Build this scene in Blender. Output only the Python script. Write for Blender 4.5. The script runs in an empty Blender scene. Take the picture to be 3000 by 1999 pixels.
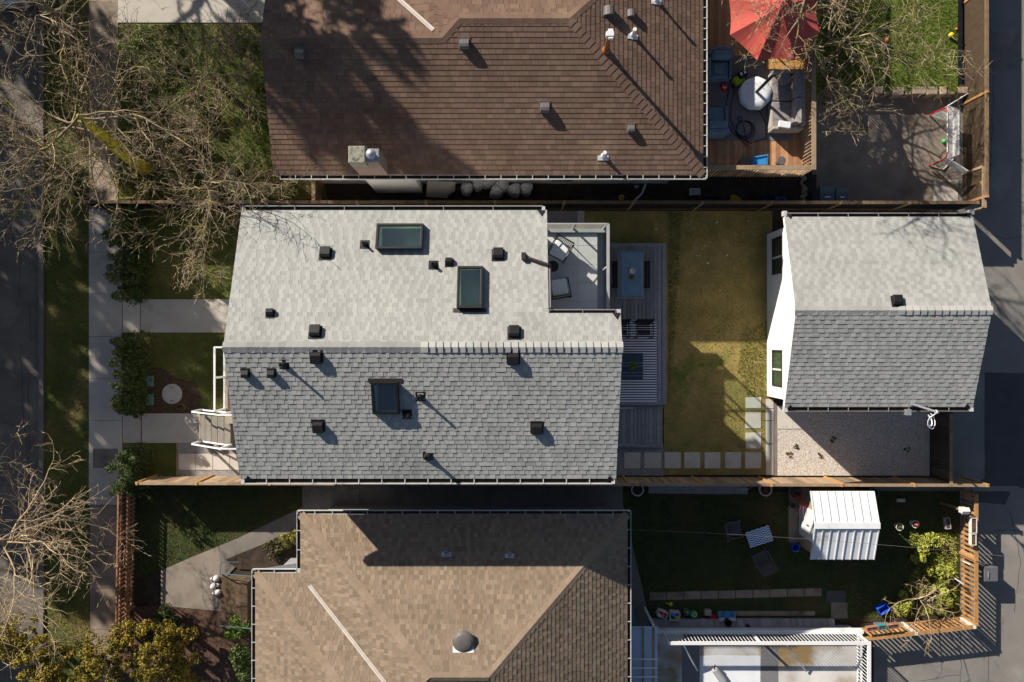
import bpy, math, random
import numpy as np
from mathutils import Vector, Matrix, Quaternion
R = random.Random(7)
PI = math.pi
CAMH, FPX = 28.0, 2240.0            # camera height (m) and focal length in photo pixels
sc = bpy.context.scene
col = sc.collection

# ---------------------------------------------------------------- measuring helpers
def S(z): return (CAMH - z) / FPX
def X(px, z=0): return (px - 1500) * S(z)
def Y(py, z=0): return (1000 - py) * S(z)
def P(px, py, z=0): return Vector((X(px, z), Y(py, z), z))

class Plane:                         # z = a + b*x + c*y
    def __init__(s, a, b, c): s.a, s.b, s.c = a, b, c
    def z(s, x, y): return s.a + s.b * x + s.c * y
    def hit(s, px, py, h=0):
        K = (s.b * (px - 1500) + s.c * (1000 - py)) / FPX
        z = (s.a + h + CAMH * K) / (1 + K)
        return P(px, py, z)
    def n(s): return Vector((-s.b, -s.c, 1)).normalized()

# ---------------------------------------------------------------- mesh builder
class MB:
    def __init__(s): s.v, s.f, s.t, s.m = [], [], [], []; s.mi = 0
    def add(s, vs, fs, tone=0.0):
        b = len(s.v); s.v += [tuple(v) for v in vs]
        for f in fs: s.f.append([b + i for i in f]); s.t.append(tone); s.m.append(s.mi)
    def poly(s, pts, tone=0.0): s.add(pts, [list(range(len(pts)))], tone)
    def box(s, x0, x1, y0, y1, z0, z1, tone=0.0):
        if x0 > x1: x0, x1 = x1, x0
        if y0 > y1: y0, y1 = y1, y0
        v = [(x0,y0,z0),(x1,y0,z0),(x1,y1,z0),(x0,y1,z0),(x0,y0,z1),(x1,y0,z1),(x1,y1,z1),(x0,y1,z1)]
        s.add(v, [[3,2,1,0],[4,5,6,7],[0,1,5,4],[1,2,6,5],[2,3,7,6],[3,0,4,7]], tone)
    def pbox(s, px0, px1, py0, py1, z0, z1, tone=0.0):   # photo rectangle of the top face
        s.box(X(px0,z1), X(px1,z1), Y(py0,z1), Y(py1,z1), z0, z1, tone)
    def ob(s, cx, cy, ang, hx, hy, z0, z1, tone=0.0):
        c, n = math.cos(ang), math.sin(ang)
        q = [(cx+c*a-n*b, cy+n*a+c*b) for a, b in ((-hx,-hy),(hx,-hy),(hx,hy),(-hx,hy))]
        s.prism(q, z0, z1, tone)
    def beam(s, p, q, w, h, tone=0.0):                   # square bar between two points
        p, q = Vector(p), Vector(q); d = (q - p).normalized()
        a = d.cross(Vector((0,0,1)))
        if a.length < .01: a = Vector((1,0,0))
        a.normalize(); b = a.cross(d).normalized()
        a *= w / 2; b *= h / 2
        v = [p-a-b, p+a-b, p+a+b, p-a+b, q-a-b, q+a-b, q+a+b, q-a+b]
        s.add(v, [[3,2,1,0],[4,5,6,7],[0,1,5,4],[1,2,6,5],[2,3,7,6],[3,0,4,7]], tone)
    def prism(s, q, z0, z1, tone=0.0):
        n = len(q)
        A = sum(q[i][0]*q[(i+1)%n][1]-q[(i+1)%n][0]*q[i][1] for i in range(n))
        if A < 0: q = q[::-1]
        v = [(a,b,z0) for a,b in q] + [(a,b,z1) for a,b in q]
        s.add(v, [list(range(n))[::-1], list(range(n,2*n))] + [[i,(i+1)%n,n+(i+1)%n,n+i] for i in range(n)], tone)
    def extr(s, top, d, tone=0.0):                       # polygon + offset vector d
        n = len(top); d = Vector(d)
        v = [Vector(p) for p in top] + [Vector(p)+d for p in top]
        s.add(v, [list(range(n)), list(range(n,2*n))[::-1]] + [[i,n+i,n+(i+1)%n,(i+1)%n] for i in range(n)], tone)
    def tube(s, pts, rad, n=6, tone=0.0, cap=True):
        pts = [Vector(p) for p in pts]; m = len(pts)
        if not hasattr(rad, '__len__'): rad = [rad]*m
        vs = []; ref = None
        for i in range(m):
            d = (pts[min(i+1,m-1)] - pts[max(i-1,0)])
            if d.length < 1e-9: d = Vector((0,0,1))
            d.normalize()
            if ref is None: ref = Vector((0,0,1)) if abs(d.z) < .8 else Vector((1,0,0))
            a = d.cross(ref)
            if a.length < 1e-4: a = d.orthogonal()
            a.normalize(); b = d.cross(a); ref = b.cross(d) * -1 if False else ref
            for k in range(n):
                w = 2*PI*k/n; vs.append(pts[i] + (a*math.cos(w)+b*math.sin(w))*rad[i])
        fs = [[i*n+k, i*n+(k+1)%n, (i+1)*n+(k+1)%n, (i+1)*n+k] for i in range(m-1) for k in range(n)]
        if cap: fs += [list(range(n))[::-1], [(m-1)*n+k for k in range(n)]]
        s.add(vs, fs, tone)
    def lathe(s, prof, c=(0,0,0), n=20, tone=0.0, jit=0):
        c = Vector(c); vs = []; m = len(prof)
        for r, z in prof:
            for k in range(n):
                w = 2*PI*k/n; rr = r*(1+R.uniform(-jit,jit)); vs.append(c + Vector((rr*math.cos(w), rr*math.sin(w), z)))
        fs = [[i*n+k, i*n+(k+1)%n, (i+1)*n+(k+1)%n, (i+1)*n+k] for i in range(m-1) for k in range(n)]
        fs += [list(range(n))[::-1], [(m-1)*n+k for k in range(n)]]
        s.add(vs, fs, tone)
    def torus(s, c, R0, r, n=28, m=6, tone=0.0, sx=1, sy=1):
        c = Vector(c); vs = []
        for i in range(n):
            w = 2*PI*i/n
            for j in range(m):
                u = 2*PI*j/m
                vs.append(c + Vector(((R0+r*math.cos(u))*math.cos(w)*sx, (R0+r*math.cos(u))*math.sin(w)*sy, r*math.sin(u))))
        s.add(vs, [[i*m+j, ((i+1)%n)*m+j, ((i+1)%n)*m+(j+1)%m, i*m+(j+1)%m] for i in range(n) for j in range(m)], tone)
    def ball(s, c, r, n=12, m=8, sz=1.0, tone=0.0, jit=0, sx=1, sy=1):
        c = Vector(c); vs = [c+Vector((0,0,-r*sz))]
        for i in range(1, m):
            a = -PI/2 + PI*i/m
            for k in range(n):
                w = 2*PI*k/n; q = 1+R.uniform(-jit,jit)
                vs.append(c + Vector((math.cos(a)*math.cos(w)*r*q*sx, math.cos(a)*math.sin(w)*r*q*sy, math.sin(a)*r*sz*q)))
        vs.append(c+Vector((0,0,r*sz))); L = len(vs)-1
        fs = [[0,1+(k+1)%n,1+k] for k in range(n)]
        fs += [[1+(i-1)*n+k,1+(i-1)*n+(k+1)%n,1+i*n+(k+1)%n,1+i*n+k] for i in range(1,m-1) for k in range(n)]
        fs += [[L,1+(m-2)*n+k,1+(m-2)*n+(k+1)%n] for k in range(n)]
        s.add(vs, fs, tone)
    def build(s, name, mats, parent=None, smooth=False, bevel=0):
        me = bpy.data.meshes.new(name)
        off = Vector((0,0,0))
        if parent is not None:
            q = parent
            while q is not None: off += q.location; q = q.parent
        vs = [(a-off.x, b-off.y, c-off.z) for a,b,c in s.v]
        me.from_pydata(vs, [], s.f)
        if not isinstance(mats, (list, tuple)): mats = [mats]
        for m in mats: me.materials.append(m)
        at = me.attributes.new('tone', 'FLOAT', 'FACE'); at.data.foreach_set('value', s.t)
        if len(mats) > 1: me.polygons.foreach_set('material_index', s.m)
        if smooth: me.polygons.foreach_set('use_smooth', [True]*len(s.f))
        me.update()
        o = bpy.data.objects.new(name, me); col.objects.link(o)
        if parent is not None: o.parent = parent
        if bevel:
            b = o.modifiers.new('bevel', 'BEVEL'); b.width = bevel; b.segments = 2; b.limit_method = 'ANGLE'
        return o

def np_mesh(name, V, k, tone, m, parent=None):           # V: (N,k,3) separate polygons of k corners
    N = V.shape[0]; me = bpy.data.meshes.new(name)
    V = V.astype(np.float32)
    if parent is not None:
        q = parent; off = Vector((0,0,0))
        while q is not None: off += q.location; q = q.parent
        V = V - np.array(off, dtype=np.float32)
    me.vertices.add(N*k); me.vertices.foreach_set('co', V.reshape(-1))
    me.loops.add(N*k); me.loops.foreach_set('vertex_index', np.arange(N*k, dtype=np.int32))
    me.polygons.add(N); me.polygons.foreach_set('loop_start', np.arange(0,N*k,k,dtype=np.int32))
    me.polygons.foreach_set('loop_total', np.full(N,k,dtype=np.int32))
    me.update(calc_edges=True)
    at = me.attributes.new('tone', 'FLOAT', 'FACE'); at.data.foreach_set('value', tone.astype(np.float32))
    me.materials.append(m)
    o = bpy.data.objects.new(name, me); col.objects.link(o)
    if parent is not None: o.parent = parent
    return o

def tag(o, label=None, cat=None, group=None, kind=None):
    if label: o['label'] = label
    if cat: o['category'] = cat
    if group: o['group'] = group
    if kind: o['kind'] = kind
    return o
def thing(name, label, cat, loc=(0,0,0), group=None):
    o = bpy.data.objects.new(name, None); col.objects.link(o); o.location = loc; o.empty_display_size = .2
    return tag(o, label, cat, group)
def struct(name, mb, m, **k): return tag(mb.build(name, m, **k), kind='structure')
def copy_tree(o, parent=None):
    c = o.copy(); col.objects.link(c)
    if parent is not None: c.parent = parent
    for ch in list(o.children): copy_tree(ch, c)
    return c

# ---------------------------------------------------------------- materials
def mat(name, c1, c2=None, scale=6., rough=.85, tone=.3, bump=0., bscale=60., c3=None, s3=1., t3=.55, metal=0., spec=.3, detail=5., rnd=.0, fine=0.):
    m = bpy.data.materials.new(name); m.use_nodes = True
    nt = m.node_tree; N = nt.nodes; L = nt.links
    bs = N['Principled BSDF']; bs.inputs['Roughness'].default_value = rough; bs.inputs['Metallic'].default_value = metal
    bs.inputs['Specular IOR Level'].default_value = spec
    tc = N.new('ShaderNodeTexCoord'); co = tc.outputs['Object']
    def noise(sc_, d=detail, r=.6):
        n = N.new('ShaderNodeTexNoise'); n.inputs['Scale'].default_value = sc_; n.inputs['Detail'].default_value = d; n.inputs['Roughness'].default_value = r
        L.new(co, n.inputs['Vector']); return n.outputs['Fac']
    def ramp(f, a, b):
        r = N.new('ShaderNodeMapRange'); r.inputs[1].default_value = a; r.inputs[2].default_value = b; L.new(f, r.inputs[0]); return r.outputs[0]
    def mix(f, a, b):
        x = N.new('ShaderNodeMix'); x.data_type = 'RGBA'
        L.new(f, x.inputs[0])
        for i, q in ((6, a), (7, b)):
            if isinstance(q, tuple): x.inputs[i].default_value = (*q, 1)
            else: L.new(q, x.inputs[i])
        return x.outputs[2]
    c2 = c2 or tuple(.7*a for a in c1)
    c = mix(ramp(noise(scale), .32, .68), c1, c2)
    if c3: c = mix(ramp(noise(s3, 4), t3, t3+.14), c, c3)
    a = N.new('ShaderNodeAttribute'); a.attribute_name = 'tone'
    k = N.new('ShaderNodeMath'); k.operation = 'MULTIPLY_ADD'; L.new(a.outputs['Fac'], k.inputs[0]); k.inputs[1].default_value = tone; k.inputs[2].default_value = 1
    val = k.outputs[0]
    if fine:
        f = N.new('ShaderNodeMapRange'); f.inputs[1].default_value = .25; f.inputs[2].default_value = .75; f.inputs[3].default_value = 1-fine; f.inputs[4].default_value = 1+fine
        L.new(noise(bscale, 3, .7), f.inputs[0])
        k2 = N.new('ShaderNodeMath'); k2.operation = 'MULTIPLY'; L.new(val, k2.inputs[0]); L.new(f.outputs[0], k2.inputs[1]); val = k2.outputs[0]
    if rnd:
        oi = N.new('ShaderNodeObjectInfo'); f = N.new('ShaderNodeMapRange'); f.inputs[3].default_value = 1-rnd; f.inputs[4].default_value = 1+rnd
        L.new(oi.outputs['Random'], f.inputs[0])
        k2 = N.new('ShaderNodeMath'); k2.operation = 'MULTIPLY'; L.new(val, k2.inputs[0]); L.new(f.outputs[0], k2.inputs[1]); val = k2.outputs[0]
    vm = N.new('ShaderNodeVectorMath'); vm.operation = 'SCALE'; L.new(c, vm.inputs[0]); L.new(val, vm.inputs[3])
    L.new(vm.outputs[0], bs.inputs['Base Color'])
    if bump:
        b = N.new('ShaderNodeBump'); b.inputs['Strength'].default_value = bump; b.inputs['Distance'].default_value = .02
        L.new(noise(bscale, 4), b.inputs['Height']); L.new(b.outputs[0], bs.inputs['Normal'])
    return m

def glass_mat(name, tint, gloss=.12):
    m = bpy.data.materials.new(name); m.use_nodes = True; nt = m.node_tree; N = nt.nodes; L = nt.links
    N.remove(N['Principled BSDF']); out = N['Material Output']
    t = N.new('ShaderNodeBsdfTransparent'); t.inputs[0].default_value = (*tint, 1)
    g = N.new('ShaderNodeBsdfGlossy'); g.inputs['Roughness'].default_value = .02
    mx = N.new('ShaderNodeMixShader'); mx.inputs[0].default_value = gloss
    L.new(t.outputs[0], mx.inputs[1]); L.new(g.outputs[0], mx.inputs[2]); L.new(mx.outputs[0], out.inputs[0])
    return m

def pattern_mat(name, ca, cb, kind, f1, f2=0, amp=0):    # stripes / zigzag on the object's own x, y
    m = bpy.data.materials.new(name); m.use_nodes = True; nt = m.node_tree; N = nt.nodes; L = nt.links
    bs = N['Principled BSDF']; bs.inputs['Roughness'].default_value = .9
    tc = N.new('ShaderNodeTexCoord'); sp = N.new('ShaderNodeSeparateXYZ'); L.new(tc.outputs['Object'], sp.inputs[0])
    def mth(op, a, b=None):
        k = N.new('ShaderNodeMath'); k.operation = op
        for i, q in enumerate((a, b)):
            if q is None: continue
            if isinstance(q, (int, float)): k.inputs[i].default_value = q
            else: L.new(q, k.inputs[i])
        return k.outputs[0]
    y = sp.outputs[1]
    if kind == 'zigzag': y = mth('ADD', y, mth('MULTIPLY', mth('PINGPONG', mth('MULTIPLY', sp.outputs[0], f2), 1.0), amp))
    f = mth('GREATER_THAN', mth('FRACT', mth('ADD', mth('MULTIPLY', y, f1), 100.0)), .5)
    x = N.new('ShaderNodeMix'); x.data_type = 'RGBA'; x.inputs[6].default_value = (*ca, 1); x.inputs[7].default_value = (*cb, 1)
    L.new(f, x.inputs[0]); L.new(x.outputs[2], bs.inputs['Base Color'])
    return m

M = {}
M['soil'] = mat('soil', (.06,.042,.028), (.025,.018,.012), 3, bump=.6, bscale=25, fine=.4)
M['mulch'] = mat('mulch', (.13,.07,.045), (.045,.026,.018), 9, bump=.8, bscale=40, fine=.5)
M['lawn'] = mat('lawn', (.12,.125,.024), (.07,.085,.018), 2.2, c3=(.19,.15,.05), s3=.55, t3=.50, bump=.7, bscale=70, fine=.45)
M['lawn_dry'] = mat('lawn_dry', (.34,.245,.085), (.205,.165,.048), 1.6, c3=(.105,.14,.02), s3=.45, t3=.57, bump=.3, bscale=55, fine=.5)
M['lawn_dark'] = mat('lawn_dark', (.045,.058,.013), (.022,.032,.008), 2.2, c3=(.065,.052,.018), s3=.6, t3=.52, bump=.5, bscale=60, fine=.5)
M['lawn_bright'] = mat('lawn_bright', (.14,.18,.022), (.075,.11,.014), 3, c3=(.17,.155,.04), s3=.8, t3=.58, bump=.8, bscale=60, fine=.5)
M['grass'] = mat('grass_blades', (.14,.155,.03), (.075,.10,.018), 1.5, tone=.55, c3=(.21,.17,.06), s3=.7, t3=.52)
M['grass_dry'] = mat('grass_blades_dry', (.42,.33,.12), (.22,.19,.055), 1.5, tone=.6, c3=(.15,.20,.03), s3=.45, t3=.56)
M['grass_bright'] = mat('grass_blades_bright', (.12,.17,.018), (.065,.10,.012), 2, tone=.5)
M['asphalt'] = mat('asphalt', (.155,.135,.115), (.105,.092,.08), 1.2, c3=(.20,.17,.14), s3=.5, t3=.55, bump=.5, bscale=90, fine=.3)
M['lane'] = mat('lane_asphalt', (.215,.20,.178), (.175,.163,.147), 1.0, c3=(.26,.24,.213), s3=.4, t3=.55, bump=.5, bscale=90, fine=.22)
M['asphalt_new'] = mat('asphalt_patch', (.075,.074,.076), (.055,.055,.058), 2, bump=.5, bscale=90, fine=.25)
M['concrete'] = mat('concrete', (.46,.42,.36), (.38,.345,.30), 1.5, c3=(.33,.295,.25), s3=1.1, t3=.58, fine=.10, bscale=50)
M['concrete_old'] = mat('concrete_old', (.30,.235,.175), (.20,.155,.115), 1.8, c3=(.12,.095,.07), s3=1.2, t3=.56, fine=.18, bscale=50)
M['concrete_white'] = mat('concrete_white', (.60,.58,.55), (.40,.38,.35), .9, c3=(.27,.185,.085), s3=.5, t3=.50, fine=.12, bscale=40)
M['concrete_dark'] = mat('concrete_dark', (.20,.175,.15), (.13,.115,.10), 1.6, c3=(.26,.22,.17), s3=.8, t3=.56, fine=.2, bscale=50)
M['pad'] = mat('parking_pad', (.25,.21,.17), (.19,.157,.127), 1.3, c3=(.135,.112,.09), s3=.8, t3=.56, bump=.5, bscale=80, fine=.3)
M['gravel'] = mat('gravel', (.70,.62,.54), (.30,.265,.23), 28, tone=.4, bump=.5, bscale=40, fine=.55, detail=2)
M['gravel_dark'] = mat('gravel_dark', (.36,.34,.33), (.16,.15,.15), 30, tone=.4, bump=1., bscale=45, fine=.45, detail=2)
M['shingle_grey'] = mat('shingle_grey', (.345,.343,.322), (.30,.30,.283), 1.1, rough=.95, tone=.22, bump=.2, bscale=160, c3=(.262,.263,.246), s3=.35, t3=.56, fine=.12, spec=.1)
M['shingle_brown'] = mat('shingle_brown', (.178,.117,.085), (.145,.093,.067), .8, rough=.95, tone=.22, bump=.25, bscale=150, c3=(.205,.143,.095), s3=.5, t3=.6, fine=.14, spec=.1)
M['shingle_beige'] = mat('shingle_beige', (.235,.178,.128), (.195,.147,.105), 1., rough=.95, tone=.28, bump=.25, bscale=150, fine=.14, spec=.1)
M['white'] = mat('white_paint', (.68,.68,.68), (.62,.62,.62), 2, rough=.5, tone=.2, c3=(.52,.51,.49), s3=1.5, t3=.6)
M['stucco'] = mat('white_stucco', (.82,.81,.79), (.76,.75,.73), 1.5, rough=.9, bump=.2, bscale=80)
M['gutter_grey'] = mat('gutter_grey', (.24,.23,.215), (.19,.18,.17), 3, rough=.6)
M['gutter_white'] = mat('white_gutter', (.50,.50,.49), (.42,.42,.41), 3, rough=.55, c3=(.30,.29,.27), s3=2.5, t3=.58)
M['siding_grey'] = mat('grey_siding', (.33,.33,.33), (.27,.27,.28), 2, rough=.8)
M['black'] = mat('black_metal', (.008,.008,.009), (.012,.012,.013), 8, rough=.5, spec=.3)
M['black_plastic'] = mat('black_plastic', (.010,.0095,.010), (.015,.014,.014), 8, rough=.45, spec=.3)
M['bronze'] = mat('bronze_flashing', (.035,.026,.024), (.05,.04,.036), 6, rough=.5)
M['debris'] = mat('gutter_debris', (.018,.014,.012), (.045,.03,.02), 14, rough=.95)
M['vent_brown'] = mat('brown_vent', (.13,.115,.105), (.09,.08,.075), 6, rough=.5, spec=.4)
M['steel'] = mat('galvanised_steel', (.55,.56,.58), (.42,.43,.46), 12, rough=.35, metal=.7)
M['flash'] = mat('valley_flashing', (.45,.40,.35), (.36,.32,.28), 5, rough=.6)
M['rust'] = mat('rusty_pipe', (.34,.12,.035), (.18,.065,.025), 12, rough=.8)
M['brick'] = mat('chimney_concrete', (.27,.20,.16), (.19,.14,.115), 12, rough=.95, bump=.6, bscale=30, fine=.25)
M['brick_cap'] = mat('chimney_cap', (.34,.32,.25), (.20,.19,.15), 9, rough=.95, bump=.5, bscale=30, c3=(.09,.10,.09), s3=6, t3=.55)
M['glass'] = glass_mat('window_glass', (.93,.96,.93), .12)
M['glass_rail'] = glass_mat('railing_glass', (.91,.96,.94), .06)
M['glass_dark'] = mat('dark_window_glass', (.05,.075,.05), (.03,.05,.03), 3, rough=.08, spec=.6)
M['shaft'] = mat('light_shaft', (.70,.82,.64), (.66,.78,.60), 3, rough=.9)
M['shaft_floor'] = mat('shaft_floor', (.15,.185,.205), (.12,.155,.175), 3, rough=.6)
M['wood_grey'] = mat('weathered_wood', (.24,.165,.10), (.15,.10,.062), 7, tone=.4, rough=.9, c3=(.10,.085,.05), s3=1.5, t3=.57)
M['wood_dark'] = mat('dark_mossy_wood', (.13,.085,.05), (.075,.05,.03), 7, tone=.45, rough=.9, c3=(.07,.065,.025), s3=1.5, t3=.55)
M['wood_lane'] = mat('brown_lane_fence', (.20,.13,.075), (.135,.088,.05), 6, tone=.3, rough=.85)
M['wood_new'] = mat('cedar_wood', (.46,.255,.085), (.36,.19,.06), 9, tone=.3, rough=.8)
M['wood_tan'] = mat('tan_fence_wood', (.33,.235,.15), (.24,.165,.10), 6, tone=.35, rough=.85, c3=(.18,.125,.08), s3=1.2, t3=.56)
M['wood_orange'] = mat('stained_fence', (.41,.225,.09), (.31,.16,.06), 7, tone=.35, rough=.8)
M['wood_red'] = mat('red_stained_pickets', (.37,.20,.115), (.27,.14,.08), 7, tone=.4, rough=.8)
M['wood_brown'] = mat('deck_cedar', (.42,.225,.115), (.33,.17,.085), 5, tone=.3, rough=.8)
M['wood_black'] = mat('dark_gate_boards', (.075,.055,.045), (.05,.037,.03), 6, tone=.4, rough=.8)
M['deck_grey'] = mat('grey_deck_boards', (.215,.22,.24), (.17,.175,.195), 5, tone=.16, rough=.75)
M['tile'] = mat('balcony_tile', (.52,.50,.49), (.45,.43,.42), 3, tone=.15, rough=.7, fine=.08)
M['porch'] = mat('porch_boards', (.34,.29,.215), (.28,.235,.17), 4, tone=.2, rough=.8)
M['step_wood'] = mat('step_boards', (.30,.27,.225), (.24,.215,.18), 4, tone=.3, rough=.85)
M['sling'] = mat('dark_sling_fabric', (.085,.08,.082), (.065,.06,.063), 9, rough=.9)
M['bark'] = mat('grey_bark', (.24,.185,.12), (.10,.08,.05), 5, tone=.4, rough=.95, c3=(.27,.22,.04), s3=1.3, t3=.53)
M['bark_moss'] = mat('lichen_bark', (.70,.56,.05), (.46,.35,.035), 7, tone=.3, rough=.95, c3=(.20,.15,.06), s3=2.6, t3=.62, bump=.8, bscale=22, fine=.4)
M['twig'] = mat('grey_twigs', (.38,.295,.19), (.105,.08,.046), 3.5, tone=.75, rough=.95, c3=(.17,.155,.03), s3=.9, t3=.51)
M['twig_tan'] = mat('tan_twigs', (.50,.385,.235), (.27,.195,.12), 2.5, tone=.5, rough=.95)
M['weed'] = mat('weed_leaves', (.38,.37,.065), (.16,.20,.028), 2.5, tone=.6, rough=.9, c3=(.44,.33,.14), s3=1.4, t3=.55)
M['leaf_gold'] = mat('golden_conifer', (.34,.235,.03), (.12,.115,.018), 1.6, tone=.55, rough=.85)
M['leaf_hedge'] = mat('hedge_leaves', (.075,.10,.025), (.03,.048,.014), 2, tone=.6, rough=.85, c3=(.13,.13,.03), s3=1.2, t3=.58)
M['leaf_moss'] = mat('shrub_leaves', (.15,.215,.028), (.06,.10,.018), 2, tone=.6, rough=.85)
M['leaf_olive'] = mat('olive_leaves', (.11,.095,.03), (.05,.05,.018), 2, tone=.6, rough=.85)
M['leaf_light'] = mat('pale_rhododendron', (.19,.235,.065), (.075,.12,.03), 3, tone=.6, rough=.7)
M['leaf_yellow'] = mat('yellow_shrub', (.27,.235,.05), (.15,.14,.03), 3, tone=.5, rough=.8)
M['leaf_red'] = mat('red_maple_twigs', (.42,.10,.06), (.25,.06,.04), 5, tone=.4, rough=.9)
M['red_fabric'] = mat('red_canvas', (.42,.078,.062), (.37,.065,.05), 2, rough=.85, tone=.15)
M['red'] = mat('red_paint', (.55,.03,.03), (.45,.025,.03), 4, rough=.5)
M['net'] = mat('white_net', (.78,.77,.76), (.60,.59,.60), 20, rough=.9)
M['sofa'] = mat('grey_upholstery', (.27,.245,.235), (.21,.19,.185), 5, rough=.95, tone=.3)
M['wicker'] = mat('light_wicker', (.42,.38,.33), (.28,.25,.215), 30, rough=.9, tone=.3)
M['blue_fabric'] = mat('blue_grey_cushions', (.16,.22,.27), (.115,.165,.21), 4, rough=.95, tone=.3)
M['pattern_fabric'] = mat('patterned_cushion', (.20,.27,.33), (.06,.12,.17), 38, rough=.95, detail=1)
M['white_cloth'] = mat('white_table_cover', (.68,.69,.70), (.62,.63,.65), 3, rough=.8)
M['cushion_white'] = mat('white_cushion', (.66,.66,.66), (.58,.58,.59), 4, rough=.95)
M['rug_grey'] = mat('grey_outdoor_rug', (.185,.175,.18), (.14,.135,.14), 14, rough=.95)
M['blue_cloth'] = mat('blue_tablecloth', (.155,.24,.335), (.11,.185,.27), 3, rough=.95, c3=(.08,.145,.22), s3=2.5, t3=.62, fine=.15)
M['blue_dark'] = mat('dark_blue_table', (.025,.05,.085), (.018,.038,.066), 5, rough=.6)
M['stripe_rug'] = pattern_mat('striped_rug', (.60,.62,.68), (.022,.036,.08), 'stripe', 10.9)
M['zigzag'] = pattern_mat('zigzag_table', (.58,.66,.74), (.025,.10,.24), 'zigzag', 11.5, 11.0, .055)
M['blue'] = mat('blue_plastic', (.02,.09,.50), (.015,.07,.42), 4, rough=.4)
M['sky_blue'] = mat('sky_blue_plastic', (.05,.28,.62), (.04,.24,.55), 4, rough=.4)
M['navy'] = mat('navy_plastic', (.02,.03,.11), (.015,.024,.09), 4, rough=.4)
M['yellow'] = mat('yellow_plastic', (.62,.45,.02), (.52,.38,.02), 5, rough=.5)
M['lime'] = mat('lime_plastic', (.42,.55,.02), (.35,.47,.02), 5, rough=.4)
M['green'] = mat('green_plastic', (.06,.50,.10), (.05,.42,.08), 5, rough=.5)
M['teal'] = mat('teal_plastic', (.03,.26,.27), (.025,.2,.22), 5, rough=.45)
M['bin'] = mat('dark_green_bin', (.07,.11,.125), (.055,.085,.095), 5, rough=.5)
M['bin_grey'] = mat('grey_bin', (.12,.12,.13), (.09,.09,.10), 5, rough=.45)
M['orange'] = mat('orange_plastic', (.75,.17,.02), (.65,.14,.02), 5, rough=.5)
M['purple'] = mat('purple_plastic', (.14,.06,.28), (.10,.045,.2), 5, rough=.5)
M['sack'] = mat('white_sack', (.74,.71,.69), (.46,.44,.43), 16, rough=.8, tone=.35, bump=1., bscale=14)
M['board'] = mat('plywood_sheet', (.52,.475,.42), (.45,.41,.36), 4, rough=.9)
M['tan_metal'] = mat('tan_shed_wall', (.36,.27,.20), (.30,.225,.165), 4, rough=.6)
M['shed_white'] = mat('white_metal_roof', (.66,.67,.68), (.58,.59,.60), 2, rough=.5, tone=.25, c3=(.42,.42,.41), s3=1.4, t3=.55)
M['bone'] = mat('bone_white', (.62,.57,.55), (.48,.44,.43), 9, rough=.8)
M['stone'] = mat('retaining_stone', (.36,.28,.20), (.25,.19,.135), 5, tone=.4, rough=.95, bump=.8, bscale=20)
M['paver'] = mat('grey_paver', (.54,.50,.44), (.46,.425,.375), 3, tone=.2, rough=.9, fine=.12)
M['pot_white'] = mat('white_pot', (.64,.60,.54), (.54,.50,.45), 5, rough=.6)
M['terracotta'] = mat('terracotta', (.33,.16,.10), (.25,.12,.075), 6, rough=.85)
M['manhole'] = mat('manhole_concrete', (.52,.48,.43), (.42,.39,.35), 8, rough=.9, fine=.15)
M['utility_green'] = mat('utility_green', (.14,.24,.20), (.11,.19,.16), 5, rough=.6)
M['canopy'] = mat('canopy_plastic', (.46,.54,.62), (.38,.46,.54), 2, rough=.4)
M['carwhite'] = mat('car_paint', (.72,.73,.75), (.70,.71,.73), 1, rough=.25, spec=.6)
M['taillight'] = mat('tail_lamp', (.45,.01,.015), (.35,.01,.012), 6, rough=.2)
M['rubber'] = mat('rubber', (.02,.02,.02), (.03,.03,.03), 6, rough=.8)
M['fascia_pink'] = mat('pale_deck_boards', (.42,.37,.36), (.35,.31,.30), 6, rough=.8, tone=.2)

# ---------------------------------------------------------------- roofs
def clip(poly, nx, ny, k):                               # keep nx*x+ny*y >= k
    out = []
    for i in range(len(poly)):
        a, b = poly[i], poly[(i+1) % len(poly)]
        da, db = nx*a[0]+ny*a[1]-k, nx*b[0]+ny*b[1]-k
        if da >= 0: out.append(a)
        if (da >= 0) != (db >= 0):
            t = da/(da-db); out.append((a[0]+(b[0]-a[0])*t, a[1]+(b[1]-a[1])*t))
    return out
def area(p): return abs(sum(p[i][0]*p[(i+1)%len(p)][1]-p[(i+1)%len(p)][0]*p[i][1] for i in range(len(p))))/2
def holes(poly, rects):                                  # split a convex polygon round axis-aligned rectangles
    polys = [poly]
    for x0, x1, y0, y1 in rects:
        nxt = []
        for p in polys:
            a = clip(p, -1, 0, -x0); rest = clip(p, 1, 0, x0)
            b = clip(rest, 1, 0, x1) if rest else []; rest = clip(rest, -1, 0, -x1) if rest else []
            c = clip(rest, 0, -1, -y0) if rest else []; d = clip(rest, 0, 1, y1) if rest else []
            nxt += [q for q in (a, b, c, d) if len(q) > 2 and area(q) > 1e-4]
        polys = nxt
    return polys
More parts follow.
